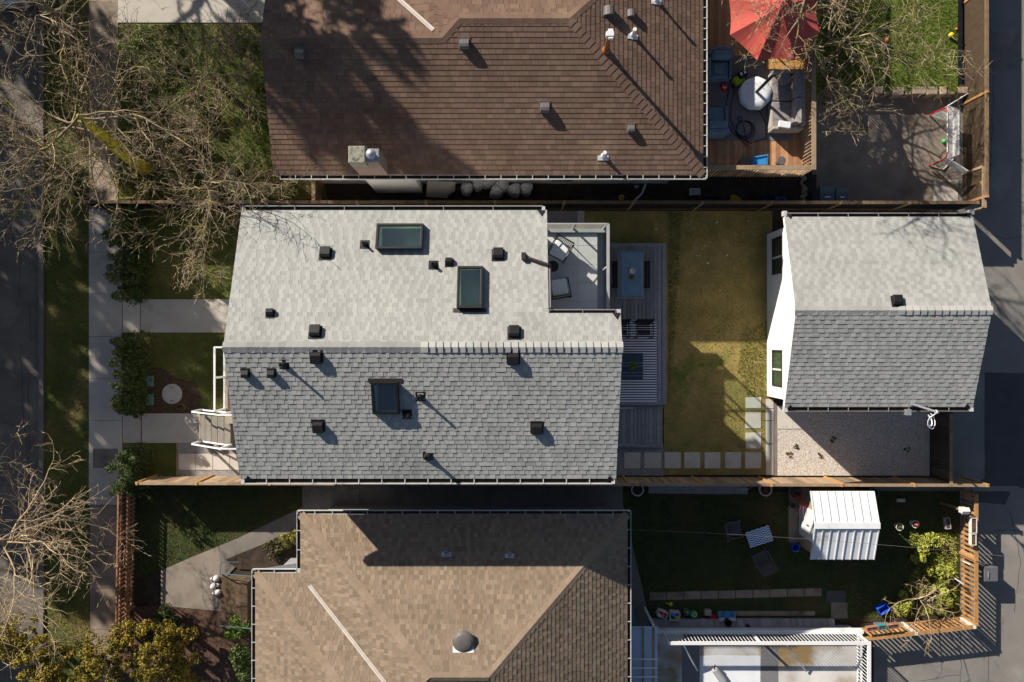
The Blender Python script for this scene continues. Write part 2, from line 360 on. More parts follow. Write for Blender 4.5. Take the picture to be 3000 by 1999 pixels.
def shingles(mb, poly, pl, up, d0, course, tabs, lift, butt, rng, gap=.006, alt=.5, var=.3, strict=.9):
    mb.poly([(a, b, pl.z(a, b)-.003) for a, b in (poly if sum(poly[i][0]*poly[(i+1)%len(poly)][1]-poly[(i+1)%len(poly)][0]*poly[i][1] for i in range(len(poly))) > 0 else poly[::-1])], -1.6)
    ux, uy = up; cx, cy = -uy, ux
    ds = [ux*p[0]+uy*p[1] for p in poly]; k0 = int((min(ds)-d0)/course+1e-4); k1 = int((max(ds)-d0)/course+1)
    for k in range(k0, k1+1):
        lo, hi = d0+k*course, d0+(k+1)*course
        st = clip(clip(poly, ux, uy, lo), -ux, -uy, -hi)
        if len(st) < 3 or area(st) < 1e-5: continue
        rr = random.Random(k*7919 + rng)                 # same joints in every piece of the course
        wm = (tabs[0]+tabs[1])/2; jw = (tabs[1]-tabs[0])/2; i_ = -int(25/wm); ph = (k % 2)*wm*.5+rr.uniform(-.25,.25)*wm; u = i_*wm+ph; row = rr.uniform(-.25, .25); hi_tab = rr.random() < .5
        cs = [cx*p[0]+cy*p[1] for p in st]; c0, c1 = min(cs), max(cs)
        while u < c1:
            i_ += 1; e = i_*wm+ph+rr.uniform(-jw,jw)*.8; t = rr.uniform(-1, 1); hi_tab = (not hi_tab) if rr.random() < strict else hi_tab
            
            if e > c0:
                q = clip(clip(st, cx, cy, u+gap/2), -cx, -cy, -e+gap/2)
                if len(q) > 2 and area(q) > 2e-5:
                    L = lift if hi_tab else 0
                    vs = []
                    for (a, b) in q:
                        f = 1-(ux*a+uy*b-lo)/course
                        vs.append((a, b, pl.z(a, b) + L + butt*f))
                    n = len(q)
                    if area(q) > 0 and sum(q[i][0]*q[(i+1)%n][1]-q[(i+1)%n][0]*q[i][1] for i in range(n)) < 0: vs = vs[::-1]; q = q[::-1]
                    fs = [list(range(n))]; nb = n
                    for i in range(n):
                        a, b = q[i], q[(i+1)%n]
                        m = ux*(a[0]+b[0])/2+uy*(a[1]+b[1])/2
                        if m > hi-.002: continue
                        if gap < .003 and L == 0 and m > lo+.002: continue
                        vs.append((a[0], a[1], pl.z(*a)-.004)); vs.append((b[0], b[1], pl.z(*b)-.004))
                        fs.append([(i+1)%n, i, nb, nb+1]); nb += 2
                    mb.add(vs, fs, max(-1.2, min(1.2, (alt if hi_tab else -alt)+var*t+row*.35)))
            u = e
def ridge_caps(mb, p0, p1, plA, plB, w=.15, step=.14, lift=.02, tone=(-.3,.3), rev=False):
    p0, p1 = Vector(p0), Vector(p1)
    if rev: p0, p1 = p1, p0
    d = p1-p0; n = max(1, int(d.length/step)); r = Vector((d.x, d.y)).normalized()
    def down(pl, sgn):
        v = Vector((-r.y*sgn, r.x*sgn)); return Vector((v.x, v.y, pl.b*v.x+pl.c*v.y)).normalized()
    A = down(plA, 1); B = down(plB, -1)
    if A.z > 0 or B.z > 0: A, B = down(plA, -1), down(plB, 1)
    for k in range(n):
        a, b = p0+d*(k/n), p0+d*((k+1)/n); za, zb = Vector((0,0,lift)), Vector((0,0,lift*.25+.004)); zl = Vector((0,0,-.01))
        ww = w*(1+R.uniform(-.04,.04))
        vs = [a+za, b+zb, a+A*ww+za*.8, b+A*ww+zb*.8, a+B*ww+za*.8, b+B*ww+zb*.8, a+zl, a+A*ww+zl, a+B*ww+zl, b+A*ww+zl, b+B*ww+zl]
        mb.add(vs, [[0,1,3,2],[1,0,4,5],[0,2,7,6],[4,0,6,8],[2,3,9,7],[5,4,8,10]], R.uniform(*tone))
def gutter(name, parent, p0, p1, out, z, mats, w=.12, h=.1, lip=.02, every=.55, debris=True):
    mb = MB(); p0, p1 = Vector(p0), Vector(p1); d = (p1-p0); L = d.length; d.normalize(); o = Vector(out)
    ang = math.atan2(d.y, d.x)
    def ob(c, hx, hy, z0, z1): mb.ob(c.x, c.y, ang, hx, hy, z0, z1, R.uniform(-.1,.1))
    mid = (p0+p1)/2
    mb.mi = 0
    ob(mid+o*w, L/2, lip/2, z-h, z); ob(mid+o*(w/2), L/2, w/2-lip/2-.002, z-h, z-h+.012)
    ob(mid+o*.004, L/2, .004, z-h-.03, z-.02)
    for s in (-1, 1): ob(mid+d*(s*(L/2-.006))+o*(w/2), .006, w/2-lip/2-.002, z-h+.013, z-.002)
    n = max(2, int(L/every))
    for i in range(1, n): ob(p0+d*(L*i/n)+o*(w/2), .012, w/2+.012, z+.002, z+.012)
    mb.mi = 1
    ob(mid+o*(w/2), L/2-.014, w/2-lip/2-.006, z-h+.014, z-h+.045)
    return mb.build(name, mats, parent)

# roof furniture prototypes in their own frame: u across, v upslope, n out of the roof
def frame(pl, px, py, up, h=0.0):
    p = pl.hit(px, py, h); n = pl.n(); v = Vector((up[0], up[1], pl.b*up[0]+pl.c*up[1])).normalized(); u = v.cross(n)
    m = Matrix((u, v, n)).transposed().to_4x4(); m.translation = p; return m
def hood_mesh(name, k, m, curved):
    mb = MB(); k_ = k
    mb.box(-.23*k, .23*k, -.2*k, .27*k, .004, .02)
    if curved: prof = [(-.17,.02),(-.20,.17),(-.17,.235),(-.09,.27),(.02,.26),(.11,.20),(.17,.11),(.19,.02)]
    else: prof = [(-.17,.02),(-.20,.15),(-.17,.18),(.10,.17),(.17,.13),(.19,.02)]
    n = len(prof); hw = .175*k
    vs = [(-hw, a*k, b*k) for a, b in prof] + [(hw, a*k, b*k) for a, b in prof]
    mb.add(vs, [list(range(n)), list(range(n,2*n))[::-1]] + [[i, n+i, n+(i+1)%n, (i+1)%n] for i in range(n)], 0)
    mb.box(-hw*.86, hw*.86, -.235*k, -.19*k, .03*k, .07*k, -.5)
    o = mb.build(name, m, bevel=.012*k); me = o.data
    return o
def place(proto, parent, fr, first):
    o = proto if first else proto.copy()
    if not first: col.objects.link(o)
    o.parent = parent
    o.matrix_local = Matrix.Translation(-parent.location) @ fr
    return o
def pipe_vent(parent, pl, px, py, r=.04, h=.34, m='black_plastic', name='vent_pipe', up=(0,-1)):
    mb = MB(); p = pl.hit(px, py)
    fr = frame(pl, px, py, up)
    q = [fr @ Vector(a) for a in ((-.14,-.12,.012),(.14,-.12,.012),(.14,.16,.012),(-.14,.16,.012))]
    mb.extr(q, (0,0,-.014))
    mb.lathe([(r*2.6,-.02),(r*2.2,.05),(r*1.25,.12),(r*1.2,.125)], p, 14)
    mb.lathe([(r,.0),(r,h),(r*.75,h),(r*.75,h-.06)], p, 14, -.3)
    return mb.build(name, M[m], parent, smooth=False)
def skylight(parent, pl, px0, px1, py0, py1, h=.2, fw=.07, deep=.5, flash=None):
    tp = lambda a, b, hh: pl.hit(a, b, hh)
    cs = [tp(px0,py0,h), tp(px1,py0,h), tp(px1,py1,h), tp(px0,py1,h)]
    x0, x1, y1, y0 = cs[0].x, cs[1].x, cs[0].y, cs[2].y
    W = lambda x, y, hh: Vector((x, y, pl.z(x, y)+hh))
    fr = MB()
    for (a0,a1,b0,b1) in ((x0,x1,y1-fw,y1),(x0,x1,y0,y0+fw),(x0,x0+fw,y0+fw,y1-fw),(x1-fw,x1,y0+fw,y1-fw)):
        fr.extr([W(a0,b0,h),W(a1,b0,h),W(a1,b1,h),W(a0,b1,h)], (0,0,-h-.02))
    o = fr.build('skylight', M['black'], parent, bevel=.008)
    g = MB(); e = fw-.004; g.extr([W(x0+e,y0+e,h-.03),W(x1-e,y0+e,h-.03),W(x1-e,y1-e,h-.03),W(x0+e,y1-e,h-.03)], (0,0,-.006)); g.build('glass_pane', M['glass'], o)
    sh = MB(); a0,a1,b0,b1 = x0+fw,x1-fw,y0+fw,y1-fw; zt = h-.05
    fl = pl.z((a0+a1)/2,(b0+b1)/2)-deep
    for p, q in (((a0,b0),(a1,b0)),((a1,b0),(a1,b1)),((a1,b1),(a0,b1)),((a0,b1),(a0,b0))):
        sh.add([W(*p,-.01),W(*q,-.01),(q[0],q[1],fl),(p[0],p[1],fl)], [[0,1,2,3]])
    sh.build('light_shaft', M['shaft'], o)
    f = MB(); f.box(a0-.05,a1+.05,b0-.05,b1+.05,fl-.03,fl); f.build('shaft_floor', M['shaft_floor'], o)
    if flash:
        f = MB(); s = 1 if flash == 'top' else -1; yy = y1 if s > 0 else y0
        f.extr([W(x0-.1,yy,.03),W(x1+.1,yy,.03),W(x1+.1,yy+s*.11,.03),W(x0-.1,yy+s*.11,.03)][::s], (0,0,-.03))
        f.build('flashing', M['bronze'], o)
    return (x0, x1, y0, y1)

# ================================================================ THE SETTING
g = MB(); g.box(-400, 400, -400, 400, -1, -.03); struct('ground', g, M['soil'])
g = MB(); g.box(-60, X(120), -120, 120, -.029, -.012); struct('road', g, M['asphalt'])
g = MB(); g.box(X(2560), 60, -120, Y(1425), -.029, -.006)
g.box(X(2790), 60, Y(1425), 120, -.029, -.006); struct('lane', g, M['lane'])
g = MB(); g.prism([(X(a),Y(b)) for a,b in ((2885,1092),(3300,1100),(3300,1425),(2965,1432),(2945,1480),(2850,1470),(2840,1440),(2885,1400))], -.005, -.001); struct('lane_patch', g, M['asphalt_new'])
g = MB(); g.prism([(X(a),Y(b)) for a,b in ((2894,95),(2990,95),(2990,205),(2894,200))], -.005, -.001); struct('lane_repair', g, M['concrete_dark'])
ck = MB()
def crack(pts, w, z):
    for (a, b), (c, d_) in zip(pts, pts[1:]):
        n_ = max(2, int(math.hypot(c-a, d_-b)/14)); pr = None
        for i in range(n_+1):
            t = i/n_; q = Vector((X(a+(c-a)*t)+R.uniform(-.03,.03), Y(b+(d_-b)*t)+R.uniform(-.03,.03), 0))
            if pr: ck.prism([(pr.x-w*.7,pr.y-w*.7),(q.x-w*.7,q.y-w*.7),(q.x+w*.7,q.y+w*.7),(pr.x+w*.7,pr.y+w*.7)], z-.001, z+.0015, R.uniform(-.4,.2))
            pr = q
for pts in ([(2815,1860),(2815,1960),(2813,2100)],[(2895,1900),(2896,2100)],[(2700,1995),(2760,1985),(2812,1978)],[(2905,80),(2910,300),(2902,520)],[(2900,690),(2960,700),(3000,690)],[(2960,1500),(2990,1640),(2970,1800)],[(2910,1560),(2960,1552),(3000,1560)]): crack(pts, .009, -.004)
for pts in ([(60,1010),(66,1180),(84,1420)],[(84,1100),(84,1420)],[(20,640),(60,760),(50,900)],[(0,1240),(60,1250),(116,1240)],[(84,900),(90,1000)]): crack(pts, .010, -.0115)
struct('road_cracks', ck, M['debris'])
# kerb as separate stones
k = MB(); y = -60.0
while y < 60:
    L = R.uniform(1.2, 2.6); k.box(X(118), X(131), y, y+L-.012, -.02, .10+R.uniform(-.008,.008), R.uniform(-.6,.3)); y += L
struct('kerb', k, M['concrete_dark'])
# sidewalk slabs
w = MB()
ys = [1480,1358,1233,1110,987,862,739,614]
for a, b in zip(ys, ys[1:]): w.box(X(262), X(359), Y(a)+.006, Y(b)-.006, -.02, .035, R.uniform(-.25,.25))
struct('sidewalk', w, M['concrete'])
w = MB(); y = Y(614)+.01
while y < 40: w.box(X(262)+R.uniform(-.01,.01), X(347), y, y+1.5, -.02, .03+R.uniform(-.006,.008), R.uniform(-.5,.4)); y += 1.51
y = Y(1480)-.02
while y > -40: w.box(X(264), X(346)+R.uniform(-.05,.03), y-1.5, y, -.02, .028+R.uniform(-.01,.01), R.uniform(-.6,.3)); y -= 1.515
struct('old_sidewalk', w, M['concrete_old'])
g = MB(); g.pbox(272, 345, 1315, 1372, .0, .0375); struct('sidewalk_patch', g, M['concrete_dark'])
# front paths
w = MB()
for a, b in ((361,412),(414,680)): w.box(X(a), X(b), Y(975), Y(878), -.02, .04, R.uniform(-.1,.2))
for a, b in ((361,414),(417,588)): w.box(X(a), X(b), Y(1298), Y(1212), -.02, .04, R.uniform(-.1,.2))
struct('front_path', w, M['concrete'])
g = MB(); g.box(X(412.3), X(413.7), Y(975), Y(878), 0, .041); g.box(X(414.3), X(416.7), Y(1298), Y(1212), 0, .041); struct('path_joint', g, M['wood_dark'])
g = MB(); g.box(X(347), X(800), Y(68), 30, -.02, .04); struct('neighbour_path', g, M['concrete'])
# lawns
def lawn(name, poly, m, z=.012, z0=-.03):
    g = MB(); g.prism([(X(a),Y(b)) if z0 < 0 and z < .1 else (X(a,z),Y(b,z)) for a, b in poly], z0, z); return struct(name, g, M[m])
lawn('verge_lawn', [(131,-1500),(262,-1500),(262,3500),(131,3500)], 'lawn')
lawn('front_lawn', [(361,617),(760,617),(760,878),(361,878)], 'lawn')
lawn('porch_lawn', [(361,975.5),(660,975.5),(660,1212),(361,1212)], 'lawn')
lawn('strip_lawn', [(361,1298.5),(519,1298.5),(519,1398),(361,1398)], 'lawn')
lawn('neighbour_lawn', [(348,68.5),(850,68.5),(960,585),(348,585)], 'lawn')
lawn('back_lawn', [(1712,619),(2262,619),(2262,1170),(2242,1170),(2242,1392),(1945,1392),(1945,900),(1712,900)], 'lawn_dry')
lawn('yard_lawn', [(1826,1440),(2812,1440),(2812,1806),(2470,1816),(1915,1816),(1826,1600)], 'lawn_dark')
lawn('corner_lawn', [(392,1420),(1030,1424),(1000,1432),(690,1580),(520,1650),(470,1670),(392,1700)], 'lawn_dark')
lawn('raised_lawn', [(2402,-700),(2806,-700),(2806,268),(2402,268)], 'lawn_bright', .45)
# paved and gravel yards
g = MB(); g.pbox(2380, 2812, 272, 602, -.03, .002); struct('parking_pad', g, M['pad'])
g = MB(); g.prism([(X(a),Y(b)) for a,b in ((2277,1200),(2701,1200),(2701,1394),(2277,1394))], -.03, .01)
struct('gravel_yard', g, M['gravel'], )
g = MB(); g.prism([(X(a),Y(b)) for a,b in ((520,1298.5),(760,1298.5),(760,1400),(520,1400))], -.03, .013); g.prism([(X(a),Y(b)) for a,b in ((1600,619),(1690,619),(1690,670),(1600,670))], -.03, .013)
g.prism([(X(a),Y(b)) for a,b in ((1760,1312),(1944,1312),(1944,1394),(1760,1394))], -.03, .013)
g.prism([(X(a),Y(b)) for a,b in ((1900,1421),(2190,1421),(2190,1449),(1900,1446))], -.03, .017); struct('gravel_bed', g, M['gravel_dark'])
w = MB()
w.box(X(2277), X(2321)-.004, Y(1257), Y(1190), -.02, .03, .1); w.box(X(2321)+.004, X(2366), Y(1257), Y(1190), -.02, .03, -.2)
for a, b in ((1170,1197),(1199,1232),(1234,1300),(1302,1392)): w.box(X(2243), X(2265), Y(b), Y(a), -.02, .032, R.uniform(-.3,.3))
w.box(X(2701), X(2720), Y(1394), Y(1195), -.02, .08, .0); w.box(X(1691), X(1712), Y(657), Y(619), -.02, .03, -.3)
struct('concrete_edging', w, M['paver'])
w = MB(); w.box(X(2266), X(2276), Y(1394), Y(1180), -.02, .02); struct('drain_strip', w, M['concrete_dark'])
# neighbour concrete yard, below
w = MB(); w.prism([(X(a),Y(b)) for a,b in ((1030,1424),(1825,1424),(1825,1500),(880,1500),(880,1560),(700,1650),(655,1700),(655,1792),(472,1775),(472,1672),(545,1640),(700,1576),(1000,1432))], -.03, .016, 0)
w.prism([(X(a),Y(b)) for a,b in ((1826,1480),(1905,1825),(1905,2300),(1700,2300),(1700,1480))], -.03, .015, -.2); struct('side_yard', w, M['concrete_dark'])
w = MB(); w.prism([(X(a),Y(b)) for a,b in ((472,1672),(545,1640),(640,1602),(655,1700),(655,1792),(472,1775))], -.02, .02, .2); struct('patio', w, M['pad'])
w = MB(); w.box(X(1026), X(1054), Y(1486), Y(1432), -.02, .05, .2); w.box(X(886),X(1018),Y(1490),Y(1424.5),-.02,.0205,.25); struct('path_step', w, M['concrete_dark'])
g = MB(); g.prism([(X(a),Y(b)) for a,b in ((346,1777),(480,1777),(655,1794),(760,1800),(760,2300),(346,2300))], -.03, .01); struct('garden_bed', g, M['mulch'])
g = MB(); g.prism([(X(a),Y(b)) for a,b in ((425,1085),(470,1075),(520,1110),(575,1120),(588,1160),(590,1211),(425,1211))], 0, .016); struct('bare_soil', g, M['mulch'])
g = MB(); g.prism([(X(a),Y(b)) for a,b in ((660,1640),(880,1550),(880,1672),(700,1668))], -.03, .03); struct('shrub_bed', g, M['soil'])
w = MB(); w.prism([(X(a),Y(b)) for a,b in ((2310,1425),(2343,1425),(2343,1590),(2310,1590))], -.03, .02); struct('dirt_path', w, M['pad'])
w = MB(); w.pbox(915, 2392, 512, 612, -.03, .006); struct('side_passage', w, M['soil'])
w = MB(); w.box(X(2735), X(2806), Y(598), Y(528), -.02, .03); struct('gate_slab', w, M['concrete'])
w = MB(); w.box(X(2850), X(2985), Y(1440), Y(1425), -.005, .0); struct('lane_edge', w, M['lane'])
w = MB(); w.box(X(2440), X(2812), Y(1822), Y(1806), -.03, .01); struct('weed_strip', w, M['soil'])

# ================================================================ MAIN GREY HOUSE
house = thing('house', 'white house under the pale grey shingle gable roof with three skylights and a roof balcony', 'house', (-2.4, 0, 0))
RZ, RY, EZ = 7.08, -.167, 5.66
XL, XR, YU, YD, XC, YC = -7.90, 3.02, 3.82, -4.03, 1.02, .773
UP = Plane(RZ + (RZ-EZ)/(YU-RY)*RY, 0, -(RZ-EZ)/(YU-RY))
EZD = 5.8; YD = -403*S(EZD)
DN = Plane(RZ - (RZ-EZD)/(RY-YD)*RY, 0, (RZ-EZD)/(RY-YD))
hs1 = skylight(house, UP, 1103, 1240, 655, 729)
hs2 = skylight(house, UP, 1340, 1415, 780, 903, flash='bot')
hs3 = skylight(house, DN, 1085, 1165, 1122, 1215, flash='top')
rf = MB()
for p in holes([(XL,RY),(XC,RY),(XC,YU),(XL,YU)], (hs1, hs2)) + [[(XC,RY),(XR,RY),(XR,YC),(XC,YC)]]:
    shingles(rf, p, UP, (0,-1), -YU, .131, (.11,.17), .004, .007, 11, alt=.34, gap=.003, strict=.85, var=.24)
for p in holes([(XL,YD),(XR,YD),(XR,RY),(XL,RY)], (hs3,)):
    shingles(rf, p, DN, (0,1), YD, .131, (.11,.185), .006, .011, 23, alt=.3, var=.4, gap=.003)
roof = rf.build('roof', M['shingle_grey'], house)
rc = MB(); xm = X(1232, RZ)
ridge_caps(rc, (XL-.02,RY,RZ), (xm,RY,RZ), UP, DN, .16, .215, .032, (-1.0,-.1))
ridge_caps(rc, (xm,RY,RZ), (XR+.02,RY,RZ), UP, DN, .16, .2, .05, (-.1,.4), rev=True)
rc.build('ridge_cap', M['shingle_grey'], roof)
# walls
wl = MB()
wl.box(-7.45, 2.72, -3.78, 3.56, -.02, 3.38)
def gable(x0, x1, yt):
    pts = [(-3.78,3.4),(yt,3.4),(yt,UP.z(0,yt)-.1),(RY,RZ-.1),(-3.78,DN.z(0,-3.78)-.1)]
    for xx in (x0, x1): wl.add([(xx,a,b) for a,b in pts], [list(range(5))])
    wl.add([(x0,yt,3.4),(x1,yt,3.4),(x1,yt,UP.z(0,yt)-.1),(x0,yt,UP.z(0,yt)-.1)], [[0,1,2,3]])
    wl.add([(x0,-3.78,3.4),(x1,-3.78,3.4),(x1,-3.78,DN.z(0,-3.78)-.1),(x0,-3.78,DN.z(0,-3.78)-.1)], [[0,1,2,3]])
gable(-7.45, .84, 3.56); gable(.842, 2.72, .6)
wl.build('wall', M['stucco'], house)
# fascia and rake boards
fa = MB()
for x in (XL, XR):
    for (ya, yb, pl) in ((YU if x < 0 else YC, RY, UP), (YD, RY, DN)):
        xi = x - .03 if x > 0 else x + .03
        fa = MB(); fa.beam((xi, ya, pl.z(0,ya)-.11), (xi, yb, pl.z(0,yb)-.11), .03, .18); fa.build('fascia', M['stucco'], house)
fa = MB(); fa.beam((XC-.02,YC,UP.z(0,YC)-.11),(XC-.02,YU,UP.z(0,YU)-.11),.03,.18); fa.build('fascia', M['stucco'], house)
# boxed ends of the eaves
for px, py, pl, s in ((714,610,UP,1),(1592,612,UP,1),(1813,913,UP,1),(712,1412,DN,-1),(1796,1412,DN,-1)):
    e = pl.hit(px, py); fa = MB(); fa.box(e.x-.045, e.x+.05, e.y-.06, e.y+.06, e.z-.16, e.z+.03); fa.build('eave_return', M['gutter_white'], house)
for px, py, pl in ((1585,627,UP),(1805,928,UP),(727,1399,DN),(1786,1399,DN)):
    m_ = frame(pl, px, py, (0,-1) if pl is UP else (0,1)); q = [m_ @ Vector(a) for a in ((-.11,-.10,.03),(.11,-.10,.03),(0,.07,.05))]
    ke = MB(); ke.extr(q, (0,0,-.06)); ke.build('kickout_flashing', M['black'], house)
gm = [M['gutter_grey'], M['debris']]; gb = [M['gutter_white'], M['debris']]
gutter('gutter', house, (XL+.1,YU,0), (XC-.12,YU,0), (0,1,0), EZ-.01, gm, .13, .10, .035, 1.25)
gutter('gutter', house, (XL+.1,YD,0), (XR-.1,YD,0), (0,-1,0), EZD-.01, gb, .15, .10, .03, .66)
gutter('gutter', house, (XC+.02,YC,0), (XR-.12,YC,0), (0,1,0), UP.z(0,YC)-.03, [M['gutter_grey'],M['bronze']], .10, .09, .03, .9)
# downpipe lying on the roof and down the side of the recess
dp = MB(); a = UP.hit(1535,752,.09); b = UP.hit(1606,776,.09)
dp.tube([a, b, (1.07,b.y,b.z-.02), (1.08,b.y-.12,b.z-.06), (1.08, YC+.14, UP.z(0,YC+.14)+.03)], .042, 8)
q = UP.hit(1535,752,.02); dp.box(q.x-.07,q.x+.05,q.y-.1,q.y+.1,q.z-.04,q.z+.16)
dp.build('downpipe', M['bronze'], house, bevel=.004)
# roof vents
first = True; proto = None
for px, py, pl in ((954,743,UP),(1459,746,UP),(924,972,UP),(1506,974,UP),(927,1047,DN),(1504,1051,DN),(933,1250,DN),(1573,1255,DN)):
    if proto is None: proto = hood_mesh('roof_vent', .82, M['black_plastic'], False)
    place(proto, house, frame(pl, px, py, (0,-1) if pl is UP else (0,1)), first); first = False
first = True; proto = None
for px, py, pl in ((792,919,UP),(1316,770,UP),(720,1094,DN),(796,1094,DN)):
    if proto is None: proto = hood_mesh('exhaust_hood', .56, M['black_plastic'], True)
    place(proto, house, frame(pl, px, py, (0,-1) if pl is UP else (0,1)), first); first = False
for px, py, pl, r, h in ((1069,716,UP,.035,.26),(1270,776,UP,.045,.24),(833,1070,DN,.04,.38),(1232,1164,DN,.04,.36),(1254,1338,DN,.055,.36)):
    pipe_vent(house, pl, px, py, r, h, up=(0,-1) if pl is UP else (0,1))
pipe_vent(house, DN, 1193, 1216, .05, .12, up=(0,1), name='vent_cap')
# balcony
bz = 3.5
bt = MB(); xs = [.86, X(1693,bz), 2.72]; yy = Y(918,bz)
xs = [.86, X(1633,bz), X(1693,bz), 2.735]
ycut = [.62] + [Y(p,bz) for p in (885,830,775,720)] + [3.46]
for i in range(3):
    for j in range(5): bt.box(xs[i]+.004, xs[i+1]-.004, ycut[j]+.004, ycut[j+1]-.004, bz-.05, bz, R.uniform(-.4,.4))
bt.build('balcony_floor', M['tile'], house)
lg = MB(); lg.box(1.04, X(1770,3.3), Y(677,3.3)-.02, Y(655,3.3), 3.1, 3.3); lg.build('balcony_ledge', M['concrete_dark'], house)
cp = MB(); cp.box(1.0, 2.98, 3.47, 3.58, bz-.14, bz+.1); cp.box(2.74, 2.98, .9, 3.469, bz-.4, bz-.36, -.4); cp.build('balcony_kerb', M['siding_grey'], house)
br = MB()
br.beam((1.0,3.6,bz+1.02),(2.96,3.6,bz+1.02),.045,.05); br.beam((2.95,.92,bz+1.02),(2.95,3.6,bz+1.02),.09,.05)
for x, y in ((1.06,3.6),(1.95,3.6),(2.93,3.6),(2.95,2.3),(2.95,.95)): br.beam((x,y,bz-.3),(x,y,bz+1.0),.05,.05)
br.build('balcony_railing', [M['siding_grey']], house)
gp = MB(); gp.box(1.1,1.92,3.592,3.604,bz+.12,bz+.99); gp.box(1.98,2.9,3.592,3.604,bz+.12,bz+.99); gp.box(2.943,2.955,.99,2.26,bz-.3,bz+.99); gp.box(2.943,2.955,2.34,3.56,bz-.3,bz+.99)
gp.build('glass_panel', M['glass_rail'], house)
# porch, steps and white railings at the front
pz = 1.12
po = MB(); po.box(-10.1, -7.46, -2.9, .6, pz-.12, pz); 
for i in range(20): po.box(-10.1+.132*i, -10.1+.132*i+.126, -2.45, .6, pz, pz+.022, R.uniform(-.4,.4))
po.box(-10.0,-7.46,-2.35,.5,0,pz-.13,-.4); po.build('porch', M['porch'], house)
st = MB()
xb, n = X(590), 5
for i in range(n):
    zt = pz*(i+1)/(n+1); x0 = xb + .30*i
    st.box(x0, x0+.205, Y(1298)+.02, Y(1216), zt-.055, zt, R.uniform(-.2,.3)); st.box(x0+.0, x0+.03, Y(1298)+.02, Y(1216), zt+.001, zt+.006, 1.2); st.box(x0+.17, x0+.19, Y(1298)+.03, Y(1216)-.01, 0, zt-.056, -.9)
st.box(xb+.02, xb+1.5, Y(1298)+.03, Y(1216)-.01, .042, .06, -2.6); st.build('front_steps', M['step_wood'], house)
ra = MB(); zr = pz+1.0
def rail_frame(p, q, w=.07):
    ra.beam(p, q, w, .05)
rx = -10.07
ra.beam((rx,Y(1018,zr),zr),(rx,Y(1206,zr),zr),.06,.05); ra.beam((rx,Y(1018,zr),zr),(-7.6,Y(1018,zr),zr),.05,.045)
ra.beam((rx,.42-.62,pz+.12),(rx,-2.4,pz+.12),.05,.05); ra.beam((rx,-.2,pz+.12),(-7.6,-.2,pz+.12),.05,.05)
for y in (-.22,-1.25,-2.38): ra.beam((rx,y,pz),(rx,y,zr),.06,.06)
for yy_, a in ((Y(1211,1.4),0),(Y(1305,1.2),1)):
    p0 = (X(592), yy_, .0); zt0 = .95
    ra.beam((X(595),yy_,.02),(X(595),yy_,zt0),.07,.07); ra.beam((X(595),yy_,zt0),(xb+1.5,yy_,zr),.05,.045); ra.beam((X(595)+.05,yy_,.2),(xb+1.5,yy_,pz+.15),.05,.05)
    ra.beam((xb+1.5,yy_,pz),(xb+1.5,yy_,zr),.07,.07); ra.beam((xb+1.5,yy_,zr),(-7.6,yy_,zr),.05,.045)
ra.build('railing', M['white'], house)

# ================================================================ GREY GARAGE
garage = thing('garage', 'white detached garage with grey shingle gable roof at the back lane', 'garage', (11.9, .95, 0))
GR, GE = 4.26, 3.27
gy0, gyu, gyd = Y(910,GR), Y(636,GE), Y(1193,GE); gx0, gx1 = X(2298,GE), X(2850,GE)
GU = Plane(GR+(GR-GE)/(gyu-gy0)*gy0, 0, -(GR-GE)/(gyu-gy0)); GD = Plane(GR-(GR-GE)/(gy0-gyd)*gy0, 0, (GR-GE)/(gy0-gyd))
rf = MB()
shingles(rf, [(gx0,gy0),(gx1,gy0),(gx1,gyu),(gx0,gyu)], GU, (0,-1), -gyu, .133, (.12,.18), .004, .007, 31, alt=.34, gap=.003, strict=.85, var=.24)
shingles(rf, [(gx0,gyd),(gx1,gyd),(gx1,gy0),(gx0,gy0)], GD, (0,1), gyd, .133, (.12,.2), .006, .011, 37, alt=.3, var=.4, gap=.003)
roof = rf.build('roof', M['shingle_grey'], garage)
rc = MB(); xm = X(2630,GR)
ridge_caps(rc, (gx0-.02,gy0,GR), (xm,gy0,GR), GU, GD, .15, .22, .02, (-.6,0)); ridge_caps(rc, (xm,gy0,GR), (gx1+.02,gy0,GR), GU, GD, .15, .22, .045, (-.2,.4), rev=True)
rc.build('ridge_cap', M['shingle_grey'], roof)
wl = MB(); wx0, wx1, wy0, wy1 = 9.33, 14.6, gyd+.12, gyu-.12
pts = [(wy0,-.02),(wy1,-.02),(wy1,GU.z(0,wy1)-.08),(gy0,GR-.08),(wy0,GD.z(0,wy0)-.08)]
# west wall with two window openings
wins = [(Y(803,1.2), Y(695,1.2)), (Y(1133,1.2), Y(1026,1.2))]; wz0, wz1 = .62, 1.62
ycs = sorted([wy0, wy1] + [v for w_ in wins for v in w_])
wl.add([(wx0,ycs[0],-.02),(wx0,ycs[-1],-.02),(wx0,ycs[-1],wz0),(wx0,ycs[0],wz0)], [[0,1,2,3]])
for a, b in ((0,1),(2,3),(4,5)): wl.add([(wx0,ycs[a],wz0),(wx0,ycs[b],wz0),(wx0,ycs[b],wz1),(wx0,ycs[a],wz1)], [[0,1,2,3]])
wl.add([(wx0,wy0,wz1),(wx0,wy1,wz1),(wx0,wy1,GU.z(0,wy1)-.08),(wx0,gy0,GR-.08),(wx0,wy0,GD.z(0,wy0)-.08)], [[0,1,2,3,4]])
wl.add([(wx1,a,b) for a,b in pts], [[0,1,2,3,4]])
for yy_, pl in ((wy0,GD),(wy1,GU)): wl.add([(wx0,yy_,-.02),(wx1,yy_,-.02),(wx1,yy_,pl.z(0,yy_)-.08),(wx0,yy_,pl.z(0,yy_)-.08)], [[0,1,2,3]])
wl.build('wall', M['stucco'], garage)
